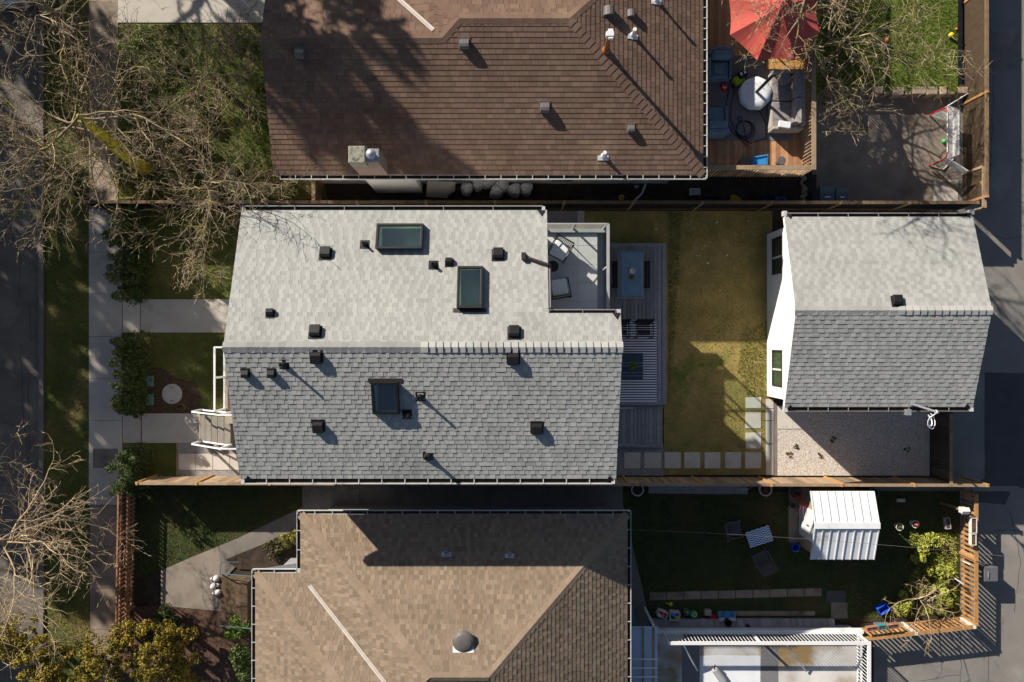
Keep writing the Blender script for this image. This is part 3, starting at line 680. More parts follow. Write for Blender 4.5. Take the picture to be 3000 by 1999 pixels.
for k_, (a, b) in enumerate(wins):
    f = MB(); t = .05
    f.box(wx0-.03,wx0+.08,a,b,wz0,wz0+t); f.box(wx0-.03,wx0+.08,a,b,wz1-t,wz1); f.box(wx0-.03,wx0+.08,a,a+t,wz0+t,wz1-t); f.box(wx0-.03,wx0+.08,b-t,b,wz0+t,wz1-t)
    wo = f.build('window', M['bronze'], garage)
    f = MB(); mid = a+(b-a)*.46; f.box(wx0-.02,wx0+.05,mid-.03,mid+.03,wz0+t,wz1-t); f.build('window_bar', M['white'], wo)
    f = MB(); f.box(wx0+.02,wx0+.03,a+t,mid-.032,wz0+t,wz1-t); f.box(wx0+.02,wx0+.03,mid+.032,b-t,wz0+t,wz1-t); f.build('pane', M['glass_dark'], wo)
fa = MB()
for x in (gx0+.03, gx1-.03):
    for ya, pl in ((gyu,GU),(gyd,GD)): fa = MB(); fa.beam((x,ya,pl.z(0,ya)-.1),(x,gy0,GR-.1),.03,.16); fa.build('fascia', M['stucco'], garage)
for px, py, pl in ((2300,626,GU),(2848,622,GU),(2302,1201,GD),(2846,1199,GD)):
    e = pl.hit(px, py); fa = MB(); fa.box(e.x-.06,e.x+.06,e.y-.08,e.y+.08,e.z-.15,e.z+.02); fa.build('eave_return', M['gutter_white'], garage)
for px, py, pl in ((2313,637,GU),(2837,634,GU),(2315,1190,GD),(2833,1187,GD)):
    m_ = frame(pl, px, py, (0,-1) if pl is GU else (0,1)); q = [m_ @ Vector(a) for a in ((-.1,-.10,.03),(.1,-.10,.03),(0,.06,.05))]; ke = MB(); ke.extr(q, (0,0,-.06)); ke.build('kickout_flashing', M['black'], garage)
gutter('gutter', garage, (gx0+.12,gyu,0), (gx1-.12,gyu,0), (0,1,0), GE-.01, gm, .12, .1, .03, .9)
gutter('gutter', garage, (gx0+.12,gyd,0), (gx1-.12,gyd,0), (0,-1,0), GE-.01, gm, .14, .1, .012, .6)
p = hood_mesh('roof_vent', .8, M['black_plastic'], False); place(p, garage, frame(GU, 2627, 882, (0,-1)), True)
ms = MB(); a = GD.hit(2676,1186,.1); b = P(2742,1207,4.35)
ms.tube([(a.x,a.y,a.z-.3),(a.x,a.y,a.z+.05),b], .035, 8); ms.tube([b,(b.x+.08,b.y-.02,b.z-.06)], .06, 8)
ms.box(a.x-.2,a.x-.05,a.y-.35,a.y-.16,a.z-.3,a.z-.02); ms.box(a.x-.06,a.x+.5,a.y-.06,a.y+.16,a.z-.14,a.z-.085,-.3)
mast = ms.build('service_mast', M['steel'], garage)
cb = MB()
for j, (rr, dx) in enumerate(((.16,0),(.2,.04),(.13,-.03))):
    pts = [Vector((b.x+.06,b.y-.04,b.z-.05))]
    for i in range(13):
        w_ = .9+5.0*i/12; pts.append(Vector((b.x+.04+dx-rr*math.sin(w_)*.8+.03*j, b.y-.34+rr*1.3*math.cos(w_)*.95, b.z-.25-.03*i-.02*j)))
    cb.tube(pts, .014, 5, R.uniform(-.3,.3))
cb.build('looped_cable', M['white'], mast)

# ================================================================ BROWN HOUSE
brown = thing('brown_roof_house', 'white bungalow with brown shingle hip roof and chimney', 'house', (-.7, 9.5, 0))
bz0 = 3.8; s0 = S(bz0); s1 = s0*1047/1113; bzr = CAMH-s1*FPX
bye, bxe = 487*s0, 560*s0; run = bxe-168*s1; tp_ = (bzr-bz0)/run; ryb = bye+run; rx1, rx0 = 168*s1, -155*s1; jy = ryb-.52; jx = rx0-.52; bzj = bzr-.52*tp_; ny_ = ryb+run; wn = 2*jy-bye; wx_ = rx0-run
PS = Plane(bz0-tp_*bye, 0, tp_); PE = Plane(bz0+tp_*bxe, -tp_, 0); PN = Plane(bzr+tp_*ryb, 0, -tp_)
PW = Plane(bzr-tp_*rx0, tp_, 0); PWN = Plane(bzj+tp_*jy, 0, -tp_); bx0 = -7.55
rf = MB(); kw = dict(course=.148, tabs=(.14,.30), lift=0.0, butt=.012, gap=.009, var=.75)
shingles(rf, [(bx0,bye),(bxe,bye),(rx1,ryb),(rx0,ryb),(jx,jy),(bx0,jy)], PS, (0,1), bye, rng=41, alt=.05, **kw)
shingles(rf, [(bxe,bye),(bxe,ny_),(rx1,ryb)], PE, (-1,0), -bxe, rng=43, alt=.05, **kw)
shingles(rf, [(rx1,ryb),(bxe,ny_),(wx_,ny_),(rx0,ryb)], PN, (0,-1), -ny_, rng=47, alt=.05, **kw)
shingles(rf, [(rx0,ryb),(wx_,ny_),(jx-(wn-jy),wn),(jx,jy)], PW, (1,0), wx_, rng=49, alt=.05, **kw)
shingles(rf, [(bx0,jy),(jx,jy),(jx-(wn-jy),wn),(bx0,wn)], PWN, (0,-1), -wn, rng=53, alt=.05, **kw)
roof = rf.build('roof', M['shingle_brown'], brown)
for a, b, A_, B_ in (((rx0,ryb,bzr),(rx1,ryb,bzr),PN,PS),((bxe,bye,bz0),(rx1,ryb,bzr),PE,PS),((bxe,ny_,bz0),(rx1,ryb,bzr),PE,PN),((jx,jy,bzj),(rx0,ryb,bzr),PW,PS),((bx0,jy,bzj),(jx,jy,bzj),PWN,PS),((wx_,ny_,bz0),(rx0,ryb,bzr),PW,PN)):
    rc = MB(); ridge_caps(rc, a, b, A_, B_, .155, .2, .022); rc.build('ridge_cap', M['shingle_brown'], roof)
vf = MB()
for o_ in (-.032, .032):
    a, b = Vector((jx-.27,jy+.27,0)), Vector((jx-(wn-jy)+.1,wn-.1,0)); off = Vector((o_*.7,o_*.7,0)); pl = PW if o_ > 0 else PWN
    q = [a+off*2, b+off*2, b+off*.12, a+off*.12]; vf.extr([Vector((v.x,v.y,pl.z(v.x,v.y)+.03)) for v in q], (0,0,-.02))
vf.build('valley_flashing', M['flash'], roof)
wl = MB(); wl.box(-7.2,5.65,5.76,13.6,-.02,bz0+.1); wl.box(-4.94,-3.27,5.42,5.758,-.02,bz0-.05)
wl.add([(-7.21,5.76,bz0),(-7.21,12.4,bz0),(-7.21,jy,bzj-.1)], [[0,1,2]]); wl.build('wall', M['stucco'], brown)
for a, b in ((1277,1367),(1612,1684)):
    f = MB(); x0, x1 = X(a,1), X(b,1); f.box(x0,x1,5.72,5.758,.62,1.32); wo = f.build('window', M['white'], brown)
    f = MB(); xm = (x0+x1)/2; f.box(x0+.06,xm-.03,5.705,5.719,.7,1.25); f.box(xm+.03,x1-.06,5.705,5.719,.7,1.25); f.build('pane', M['glass_dark'], wo)
gw = [M['gutter_white'], M['debris']]
gutter('gutter', brown, (bx0+.2,bye,0),(bxe+.1,bye,0),(0,-1,0), bz0-.01, gw, .13,.1,.022,.5)
gutter('gutter', brown, (bxe,bye-.1,0),(bxe,ny_,0),(1,0,0), bz0-.01, gw, .13,.1,.022,.33)
for a in (bye, wn): fa = MB(); fa.beam((bx0+.03,a,bz0-.1),(bx0+.03,jy,bzj-.1),.03,.16); fa.build('fascia', M['white'], brown)
dp = MB(); q = P(2018,536,.4); dp.tube([(4.9,5.3,bz0-.12),(4.85,5.7,bz0-.5),(4.85,5.7,.3),(4.75,5.4,.05),(4.4,5.05,.03)], .04, 8); dp.build('downpipe', M['white'], brown); dp = MB(); dp.tube([P(982,514,bz0-.15),P(984,520,2.6),P(1004,532,.3)], .045, 8); dp.build('downpipe', M['white'], brown)
cz_ = 5.5; ch = MB(); ch.box(X(1022,cz_),X(1110,cz_),Y(478,cz_),Y(436,cz_),bz0-.2,cz_); 
chim = ch.build('chimney', M['brick'], brown)
c2 = MB(); c2.box(X(1020,5.75),X(1069,5.75),Y(478,5.75),Y(428,5.75),5.2,5.75); c2.build('chimney_block', M['brick_cap'], chim, bevel=.02)
c2 = MB(); c2.box(X(1073,5.55),X(1109,5.55),Y(476,5.55),Y(439,5.55),5.502,5.55); cc = P(1089,455,5.62)
c2.lathe([(.10,-.08),(.10,.10),(.15,.11),(.15,.14),(.09,.19),(.09,.21),(.03,.24)], cc, 20); c2.build('flue_cap', M['steel'], chim)
first = True; proto = None
for px, py in ((880,158),(1361,130),(1596,316),(1780,36)):
    if proto is None: proto = hood_mesh('roof_vent', .78, M['vent_brown'], True)
    pl, u = (PE,(-1,0)) if px > 1700 else (PS,(0,1))
    place(proto, brown, frame(pl, px, py, u), first); first = False
first = True; proto = None
for px, py in ((1848,378),(1846,42)):
    if proto is None: proto = hood_mesh('exhaust_hood', .6, M['vent_brown'], True)
    pl, u = (PE,(-1,0)) if py < 300 else (PS,(0,1))
    place(proto, brown, frame(pl, px, py, u), first); first = False
op = MB(); a = PE.hit(1774,150); b = P(1786,104,a.z+1.15)
op.lathe([(.14,-.05),(.12,.06),(.07,.16)], a, 14); op.tube([a,b], .065, 12); oo = op.build('flue_pipe', M['rust'], brown)
op = MB(); op.box(b.x-.11,b.x+.11,b.y-.06,b.y+.07,b.z-.02,b.z+.12); op.box(b.x-.05,b.x+.09,b.y-.13,b.y+.15,b.z+.0,b.z+.10); op.build('flue_cowl', M['white'], oo)
for px, py, pl in ((1853,104,PE),(1767,458,PS),(1922,2,PE)):
    v = MB(); p = pl.hit(px, py); m_ = frame(pl, px, py, (0,1))
    q = [m_ @ Vector(t) for t in ((-.17,-.13,.025),(.17,-.13,.025),(.17,.02,.025),(-.17,.02,.025))]; v.extr(q, (0,0,-.03))
    v.lathe([(.09,-.02),(.07,.1),(.045,.16),(.045,.42),(.06,.42),(.06,.46)], p, 12); v.build('vent_pipe', M['white'], brown)

# ================================================================ BEIGE HOUSE
beige = thing('beige_roof_house', 'house with a tan shingle hip roof and round dome vent', 'house', (-2, -10, 0))
ez, tb = 2.9, .434
xE, xW, yN, xW2, yN2 = X(1838,ez), X(880,ez), Y(1508,ez), X(748,ez), Y(1680,ez)
yr, yS = -10.15, -14.64; xa, xb_ = xW+4.49, xE-4.49
QN = Plane(ez+tb*yN, 0, -tb); QE = Plane(ez+tb*xE, -tb, 0); QW = Plane(ez-tb*xW, tb, 0); QS = Plane(ez-tb*yS, 0, tb)
QN2 = Plane(ez+tb*yN2, 0, -tb); QW2 = Plane(ez-tb*xW2, tb, 0)
hw = (yN2-yS)/2; yr2 = yN2-hw; xa2 = xW2+hw; xv = xW+hw
rf = MB(); kw = dict(course=.135, tabs=(.09,.19), lift=.004, butt=.010, gap=.006, var=.55)
yr = yN-4.49
shingles(rf, [(xW,yN),(xE,yN),(xb_,yr),(xa,yr)], QN, (0,-1), -yN, rng=61, alt=.28, **kw)
shingles(rf, [(xE,yN),(xE,yS),(xb_,yr)], QE, (-1,0), -xE, rng=67, alt=.28, **kw)
shingles(rf, [(xE,yS),(xb_,yr),(xa,yr),(xW,yS)], QS, (0,1), yS, rng=71, alt=.28, **kw)
shingles(rf, [(xW,yN),(xa,yr),(xv,yr2),(xW,yN2)], QW, (1,0), xW, rng=73, alt=.28, **kw)
shingles(rf, [(xW2,yN2),(xW,yN2),(xv,yr2),(xa2,yr2)], QN2, (0,-1), -yN2, rng=79, alt=.28, **kw)
shingles(rf, [(xW2,yN2),(xa2,yr2),(xW2,yS)], QW2, (1,0), xW2, rng=83, alt=.28, **kw)
roof = rf.build('roof', M['shingle_beige'], beige)
zr_ = ez+tb*4.49; zw_ = ez+tb*hw
for a, b, A_, B_, tn in (((xW,yN,ez),(xa,yr,zr_),QN,QW,(0,.7)),((xE,yN,ez),(xb_,yr,zr_),QN,QE,(0,.6)),((xa,yr,zr_),(xb_,yr,zr_),QN,QS,(0,.5)),((xW2,yN2,ez),(xa2,yr2,zw_),QN2,QW2,(0,.7)),((xa2,yr2,zw_),(xv,yr2,zw_),QN2,QS,(-.3,.3))):
    rc = MB(); ridge_caps(rc, a, b, A_, B_, .15, .2, .02, tn); rc.build('ridge_cap', M['shingle_beige'], roof)
vf = MB()
for o_ in (-.032, .032):
    a, b = Vector((xW+.35,yN2-.35,0)), Vector((xv-.1,yr2+.1,0)); off = Vector((o_*.7,o_*.7,0)); pl = QW if o_ > 0 else QN2
    q = [a+off*2, b+off*2, b+off*.12, a+off*.12]; vf.extr([Vector((v.x,v.y,pl.z(v.x,v.y)+.03)) for v in q], (0,0,-.02))
vf.build('valley_flashing', M['flash'], roof)
wl = MB(); wl.box(xW+.4,xE-.3,-14.3,-5.99,-.02,ez-.02); wl.box(xW2+.35,xW+.398,-14.3,yN2-.3,-.02,ez-.02); wl.build('wall', M['siding_grey'], beige)
for a, b in ((1098,1210),(1388,1428),(1542,1655)):
    f = MB(); x0, x1 = X(a,1.5), X(b,1.5); f.box(x0,x1,-5.988,-5.94,1.1,1.95); wo = f.build('window', M['white'], beige)
    f = MB(); f.box(x0+.08,x1-.08,-5.939,-5.925,1.2,1.86); f.build('pane', M['glass_dark'], wo)
gutter('gutter', beige, (xW-.1,yN,0),(xE+.1,yN,0),(0,1,0), ez-.01, gw, .12,.1,.018,.55)
gutter('gutter', beige, (xE,yN+.1,0),(xE,yS,0),(1,0,0), ez-.01, gw, .12,.1,.018,.6)
gutter('gutter', beige, (xW,yN+.1,0),(xW,yN2+.13,0),(-1,0,0), ez-.01, gw, .12,.1,.018,.55)
gutter('gutter', beige, (xW2-.1,yN2,0),(xW-.14,yN2,0),(0,1,0), ez-.01, gw, .12,.1,.018,.55)
gutter('gutter', beige, (xW2,yN2+.1,0),(xW2,yS,0),(-1,0,0), ez-.01, gw, .12,.1,.018,.55)
sl = MB(); sl.extr([P(742,1672,2.2),P(878,1650,2.2),P(878,1666,2.2),P(742,1682,2.2)], (0,0,-.05)); sl.build('porch_roof', M['steel'], beige)
dv = MB(); m_ = frame(QN, 1358, 1876, (0,-1))
c0 = QN.hit(1358,1876)
q = [m_ @ Vector(t) for t in ((-.32,-.1,.02),(.32,-.1,.02),(.32,.36,.02),(-.32,.36,.02))]; dv.mi = 0; dv.extr(q, (0,0,-.02))
dv.mi = 1; dv.lathe([(.22,-.1),(.22,.06),(.33,.08),(.34,.12),(.31,.17),(.24,.21),(.14,.235),(.04,.242)], c0, 28)
dv.build('dome_vent', [M['white'], M['vent_brown']], beige)
for px, py in ((1308,1617),(1493,1621)):
    v = MB(); p = QN.hit(px, py); m_ = frame(QN, px, py, (0,-1)); q = [m_ @ Vector(t) for t in ((-.15,.02,.02),(.15,.02,.02),(.15,.16,.02),(-.15,.16,.02))]; v.extr(q,(0,0,-.02))
    v.lathe([(.09,-.02),(.08,.1),(.05,.18),(.05,.36),(.035,.36),(.035,.3)], p, 12); v.build('vent_pipe', M['steel'], beige)
# front steps of the beige house
fs = MB()
for i in range(5):
    z = .17*(i+1); a = 652+19*i; fs.box(X(a,0), X(a+20,0), Y(1835), Y(1688), 0, z, R.uniform(-.4,.4))
fs.build('front_steps', M['wood_dark'], beige)
hr = MB()
for py in (1682, 1835):
    for h in (.95, .55): hr.tube([P(644,py,h), P(742,py+8,h+.85)], .022, 6)
    hr.tube([P(646,py,0), P(646,py,.95)], .025, 6)
hr.tube([P(645,1680,.9),P(645,1655,.9),P(652,1647,.9),P(700,1648,.9)], .015, 6)
hr.build('handrail', M['bin'], beige)

# ================================================================ FENCES
def fence(name, label, p0, p1, h, m, bw=.14, gap=.006, th=.02, posts=(), every=2.4, pm=None, rail=(.09,.04), z0=0., pw=.09, side=1, ph=.03, low=None, group=None, jit=.01, rm=None, back=False):
    p0, p1 = Vector((*p0,0)), Vector((*p1,0)); d = p1-p0; L = d.length; d.normalize(); nrm = Vector((-d.y,d.x,0))*side; ang = math.atan2(d.y,d.x)
    t = thing(name, label, 'fence', (p0+p1)/2, group)
    mb = MB(); u = 0
    while u < L-.02:
        w = min(bw-gap, L-u); c = p0+d*(u+w/2); mb.ob(c.x,c.y,ang,w/2,th/2,z0+.03,z0+h-.045+R.uniform(-jit,0),R.uniform(-1,1)); u += bw
    if back: c = (p0+p1)/2; o_ = nrm*(th/2+.008); mb.ob(c.x+o_.x,c.y+o_.y,ang,L/2,.004,z0+.04,z0+h-.06,-2.2)  # added dark sheet behind the boards, closes the gaps so the fence shadow is solid
    mb.build('boards', m, t)
    mb = MB(); c = (p0+p1)/2; u = 0
    while u < L:
        e = min(L, u+R.uniform(2.2,3.4)); a, b = p0+d*(u+.002), p0+d*(e-.002); mb.beam(a+Vector((0,0,z0+h-rail[1]/2)), b+Vector((0,0,z0+h-rail[1]/2)), rail[0], rail[1], R.uniform(-.8,.5)); u = e
    mb.build('top_rail', rm or m, t)
    mb = MB()
    for hh in (low if low is not None else (.3,)):
        q = nrm*(th/2+.024); mb.beam(p0+q+Vector((0,0,z0+hh)), p1+q+Vector((0,0,z0+hh)), .04, .085, -.2)
    mb.build('lower_rail', m, t)
    if not posts: posts = [i*L/max(1,round(L/every)) for i in range(max(1,round(L/every))+1)]
    for i, s_ in enumerate(posts):
        mb = MB(); c = p0+d*max(.05,min(L-.05,s_)); mb.ob(c.x,c.y,ang,pw/2,pw/2+.012,z0,z0+h+ph,0); mb.build('post', pm or m, t, bevel=.006)
    return t
fz = 1.48
yn = 4.83
fence('wood_fence', 'dark weathered board fence running past the brown roof house and the grey garage', (X(300), yn), (X(2870,fz), yn-.02), fz, M['wood_dark'], .24, .022, back=True, th=.022, every=2.45, pm=M['wood_grey'], rail=(.11,.045), side=-1, ph=.02)
ysf = -4.94
pp = [X(398,fz)+.02, X(575,fz), X(790,fz), X(1000,fz), X(1208,fz), X(1420,fz), X(1632,fz), X(1843,fz), X(2055,fz), X(2262,fz), X(2467,fz), X(2680,fz), X(2893,fz)]
fence('wood_fence', 'grey brown board fence with orange cedar posts along the gravel yard', (X(396,fz), ysf), (X(2900,fz), ysf-.07), fz, M['wood_tan'], .15, .006, posts=[a-X(396,fz) for a in pp], pm=M['wood_new'], rail=(.10,.04), side=1, ph=.03, low=())
fence('lane_fence', 'tall brown board fence beside the hockey net along the lane', (16.5, Y(602)), (16.5, 16), 1.45, M['wood_lane'], .27, .03, back=True, every=3.4, pm=M['wood_orange'], rail=(.12,.05), side=1, low=())
sf = thing('fence_stub', 'short post and rail screen standing out from the lane fence end', 'fence', (17,5.4,0))
mb = MB(); a, b = P(2886,487,1.35), P(2886,609,1.35); mb.beam((a.x,a.y,1.3),(b.x,b.y,1.3),.13,.07); mb.build('top_rail', M['wood_tan'], sf)
for v in (a, b): mb = MB(); mb.box(v.x-.045,v.x+.045,v.y-.045,v.y+.045,0,1.26); mb.build('post', M['wood_tan'], sf)
mb = MB(); mb.beam((a.x-.05,a.y-.5,1.18),(16.56,a.y-.75,1.18),.06,.05); mb.build('brace', M['wood_new'], sf)
# small return fence between the brown house and the dark fence
fence('side_gate', 'narrow tan gate panel closing the passage beside the brown roof house', (X(918,1.2), 4.9), (X(918,1.2), 5.75), 1.2, M['wood_tan'], .14, .006, every=.85, rail=(.13,.045), pm=M['wood_new'])
# orange yard fence: slatted, with flower boxes
oz, oh = 0.0, .98
fence('slat_fence', 'orange slatted fence along the lane with two flower boxes on it', (16.42, Y(1432)), (16.42, Y(1806)), oh, M['wood_orange'], .17, .085, th=.025, every=1.9, pm=M['wood_orange'], rail=(.13,.045), side=1, low=(.15,))
fence('slat_fence', 'orange slatted fence across the bottom of the yard meeting the white deck', (16.40, Y(1806)-.03), (X(2475), Y(1846)), oh, M['wood_orange'], .17, .085, th=.025, every=2.0, pm=M['pot_white'], rail=(.13,.045), side=-1, low=(.15,))
fence('picket_fence', 'red brown picket fence with two rows of slats beside the old sidewalk', (X(384), Y(1424)), (X(376), Y(1850)), .92, M['wood_red'], .16, .09, th=.02, every=2.2, rail=(.05,.05), side=-1, low=(.12,.6))
fence('picket_fence', 'second row of red brown pickets set behind the sidewalk picket fence', (X(398), Y(1432)), (X(392), Y(1780)), .62, M['wood_red'], .16, .09, th=.02, every=2.2, rail=(.05,.05), side=-1, low=(.12,.4))
# dark gate between gravel yard and lane
gt = thing('lane_gate', 'dark board driveway gate between the gravel yard and the lane', 'gate', (15.6,-3.6,0))
mb = MB(); gx = X(2722)+.04; u = Y(1398)
while u < Y(1204): mb.box(gx-.012,gx+.012,u,u+.135,.08,1.25,R.uniform(-1,1)); u += .141
mb.build('boards', M['wood_black'], gt)
mb = MB(); 
for h in (.3,.75,1.26): mb.box(gx+.014,gx+.06,Y(1398),Y(1204),h-.04,h+.04)
mb.box(gx-.04,gx+.062,Y(1398),Y(1204),1.302,1.34,.8); mb.build('frame', M['wood_grey'], gt)
for y in (Y(1404),Y(1200)): mb = MB(); mb.box(gx-.05,gx+.05,y-.05,y+.05,0,1.36); mb.build('post', M['wood_black'], gt)
mb = MB(); mb.box(gx+.02,gx+.06,Y(1258),Y(1246),.95,1.2); mb.build('latch', M['steel'], gt)

# retaining wall of stones below the raised lawn
rw = thing('retaining_wall', 'low stone retaining wall between raised lawn and parking pad', 'wall', (13.9, 9.05, 0))
mb = MB(); x = X(2402)
while x < X(2806):
    w_ = R.uniform(.22,.55); y0 = Y(268)-R.uniform(.20,.30); q = [(x+.01,Y(268)+.02),(x+w_-.015,Y(268)+.02),(x+w_-.02-R.uniform(0,.04),y0),(x+.02+R.uniform(0,.04),y0+R.uniform(-.03,.03))]
    mb.prism(q, .0, .47+R.uniform(-.04,.03), R.uniform(-1,1)); x += w_
mb.build('stones', M['stone'], rw, bevel=.02)
mb = MB(); mb.box(X(2402), X(2806), Y(268)+.03, Y(268)+.1, 0, .40); mb.build('backing', M['soil'], rw)

# ================================================================ MAIN BACKYARD DECK
dk = thing('deck', 'grey board deck behind the house with wide steps', 'deck', (4.2,.6,0))
dz = .35; dx0, dx1, dy0, dy1 = 1.1, X(1952,dz), Y(1187,dz), Y(713,dz)
mb = MB(); x = 2.74
while x < dx1-.15: mb.box(x, min(x+.127,dx1-.146), dy0+.146, dy1-.146, dz-.03, dz, R.uniform(-1,1)); x += .141
x = 1.1
while x < 2.7: mb.box(x, x+.134, .64, dy1-.146, dz-.03, dz, R.uniform(-1,1)); x += .141
mb.build('deck_boards', M['deck_grey'], dk)
mb = MB(); mb.box(dx1-.14,dx1,dy0,dy1,dz-.03,dz,.3); mb.box(dx0,dx1-.145,dy1-.14,dy1,dz-.03,dz,.1); mb.box(2.74,dx1-.145,dy0,dy0+.14,dz-.03,dz,-.1)
mb.box(dx1-.03,dx1-.005,dy0+.01,dy1-.01,0,dz-.032,-.6); mb.box(dx0,dx1-.04,dy1-.03,dy1-.005,0,dz-.032,-.6); mb.build('border_boards', M['deck_grey'], dk)
mb = MB(); x = 2.74; sz = .17
while x < X(1943,sz)-.1: mb.box(x, x+.127, Y(1312,sz)+.15, dy0-.16, sz-.03, sz, R.uniform(-1,1)); x += .141
mb.box(2.74, X(1943,sz), Y(1312,sz), Y(1312,sz)+.144, sz-.03, sz, .2); mb.box(2.74, X(1943,sz), dy0-.154, dy0-.01, sz-.03, sz, .0); mb.box(2.74, X(1943,sz)-.01, Y(1312,sz)+.01, dy0-.02, .0, sz-.031, -.6)
mb.build('deck_steps', M['deck_grey'], dk)
mb = MB()
for py in (1200,1306): mb.beam(P(1700,py,1.1), P(1858,py-4,.75), .07, .05); mb.beam(P(1858,py-4,.75), P(1856,py-4,.17), .06,.06)
mb.build('handrail', M['deck_grey'], dk)

# stepping slabs
sl_x = [(1828,1875),(1887,1936),(1946,1994),(2004,2051),(2064,2110),(2124,2170),(2182,2229)]
slabs = [(a,b,1326,1373) for a,b in sl_x] + [(2184,2229,c,d) for c,d in ((1165,1197),(1209,1256),(1268,1315))]
wh = ['under the house eave in the gravel bed','in the gravel bed nearest the deck steps','first in the grass, touching the gravel bed','second in the grass from the gravel bed','middle of the five in the grass row','next to the corner of the L shaped path','at the inside corner of the L shaped path','cut short at the top of the path by the garage','below the half slab near the garage wall','just above the corner of the L shaped path']
for (a,b,c,d), w_ in zip(slabs, wh):
    mb = MB(); mb.prism([(X(a)+R.uniform(-.01,.01),Y(d)),(X(b),Y(d)+R.uniform(-.01,.01)),(X(b)+R.uniform(-.01,.01),Y(c)),(X(a),Y(c)+R.uniform(-.01,.01))], -.02, .034, R.uniform(-.4,.3))
    tag(mb.build('stepping_slab', M['paver'], bevel=.008), 'pale square stepping slab '+w_, 'paver', 'stepping slabs')
for i in range(4):
    mb = MB(); a = 524+50*i; mb.box(X(a)+.01, X(a+50)-.01, Y(1377), Y(1330), -.02, .03, R.uniform(-.4,.3))
    tag(mb.build('path_paver', M['paver']), 'grey path paver beside the front steps, '+['farthest from the house','second from the sidewalk end','third from the sidewalk end','half under the house eave'][i], 'paver', 'side path pavers')
mb = MB(); mb.box(X(518), X(521), Y(1400), Y(1299), -.02, .06); tag(mb.build('edging_board', M['wood_tan']), 'thin wooden edging board at the end of the side path', 'edging')

# ---- furniture
def cushion(mb, x0, x1, y0, y1, z0, z1, tone=0): mb.box(x0, x1, y0, y1, z0, z1, tone)
# outdoor table with cloth
tt = thing('outdoor_table', 'long outdoor table under a blue cloth on the grey deck', 'table', (P(1850,802,1.1).x, P(1850,802,1.1).y, dz))
tx0,tx1,ty0,ty1 = X(1813,1.1),X(1888,1.1),Y(874,1.1),Y(731,1.1)
mb = MB(); mb.box(tx0+.03,tx1-.03,ty0+.03,ty1-.03,1.04,1.08); mb.build('tabletop', M['wood_grey'], tt)
for x in (tx0+.1,tx1-.1):
    for y in (ty0+.12,ty1-.12): mb = MB(); mb.box(x-.035,x+.035,y-.035,y+.035,dz,1.04); mb.build('leg', M['wood_grey'], tt)
mb = MB(); nx_, ny_ = 14, 24; vs = []
for i in range(nx_+1):
    for j in range(ny_+1):
        u, v = i/nx_, j/ny_; ex = (u < .04)-(u > .96); ey = (v < .03)-(v > .97)
        vs.append((tx0+(tx1-tx0)*u-ex*.012, ty0+(ty1-ty0)*v-ey*.012+.012*math.sin(u*9+v*2), 1.088+.003*math.sin(u*17+v*9)+.003*math.sin(v*31) - (.18+.02*math.sin(v*30) if ex else 0) - (.13+.02*math.sin(u*16) if ey else 0)))
mb.add(vs, [[i*(ny_+1)+j, (i+1)*(ny_+1)+j, (i+1)*(ny_+1)+j+1, i*(ny_+1)+j+1] for i in range(nx_) for j in range(ny_)])
tag(mb.build('tablecloth', M['blue_cloth'], smooth=True), 'blue cloth draped over the long outdoor table', 'tablecloth')
def bench(px, label):
    b = thing('bench', label, 'bench', (X(px,.8), Y(805,.8), dz), 'benches at the outdoor table')
    mb = MB(); cx = X(px,.8)
    for k in range(3): mb.box(cx-.15+.1*k, cx-.06+.1*k, Y(845,.8), Y(765,.8), .77, .80, R.uniform(-.4,.4))
    mb.build('seat', M['black'], b)
    for y in (Y(838,.8),Y(772,.8)): mb = MB(); mb.box(cx-.13,cx+.13,y-.03,y+.03,dz,.768); mb.build('leg', M['black'], b)
bench(1893, 'dark bench on the lawn side of the blue clothed table'); bench(1806, 'dark bench on the house side of the blue clothed table')
def leaves(c, r, n, size, rng, flat=.6):
    g_ = np.random.default_rng(rng); d = g_.normal(size=(n,3)); d /= np.linalg.norm(d,axis=1)[:,None]
    p = d*(r*g_.uniform(.35,1,n)**.6)[:,None]*np.array([1,1,flat])+np.array(c)
    a = g_.normal(size=(n,3)); a -= (a*d).sum(1)[:,None]*d*.6; a /= np.linalg.norm(a,axis=1)[:,None]
    b = np.cross(a, g_.normal(size=(n,3))); b /= np.linalg.norm(b,axis=1)[:,None]
    s = size*g_.uniform(.6,1.3,n)[:,None]
    return np.stack([p-a*s, p+b*s*.45, p+a*s, p-b*s*.45],1), g_.uniform(-1,1,n)
def pot_plant(name, label, p, r, h, potm, leafm, lr, n=150, size=.05, cat='potted plant', group=None, fill=True, flat=.7):
    t = thing(name, label, cat, p, group); mb = MB()
    prof = [(r*.7,0),(r,h),(r*1.05,h),(r*1.05,h+.015),(r*.9,h+.015),(r*.86,h-.05)]
    mb.lathe(prof, p, 24); mb.build('pot', potm, t)
    if fill: mb = MB(); mb.lathe([(r*.865,h-.06),(r*.865,h-.045)], p, 20); mb.build('potting_soil', M['soil'], t)
    if lr: V, to = leaves((p[0],p[1],p[2]+h+lr*.5), lr, n, size, int(p[0]*100)&1023, flat); np_mesh('foliage', V, 4, to, leafm, t)
    return t
pot_plant('flower_vase', 'small glass vase of yellow green flowers on the blue tablecloth', P(1846,815,1.1)-Vector((0,0,0)), .05, .14, M['teal'], M['leaf_yellow'], .11, 70, .04, 'vase')
p = P(1853,795,1.1); mb = MB(); mb.lathe([(.05,0),(.1,.05),(.105,.055),(.06,.02)], p, 18); tag(mb.build('bowl', M['pot_white']), 'small pale bowl on the blue tablecloth above the vase', 'bowl')
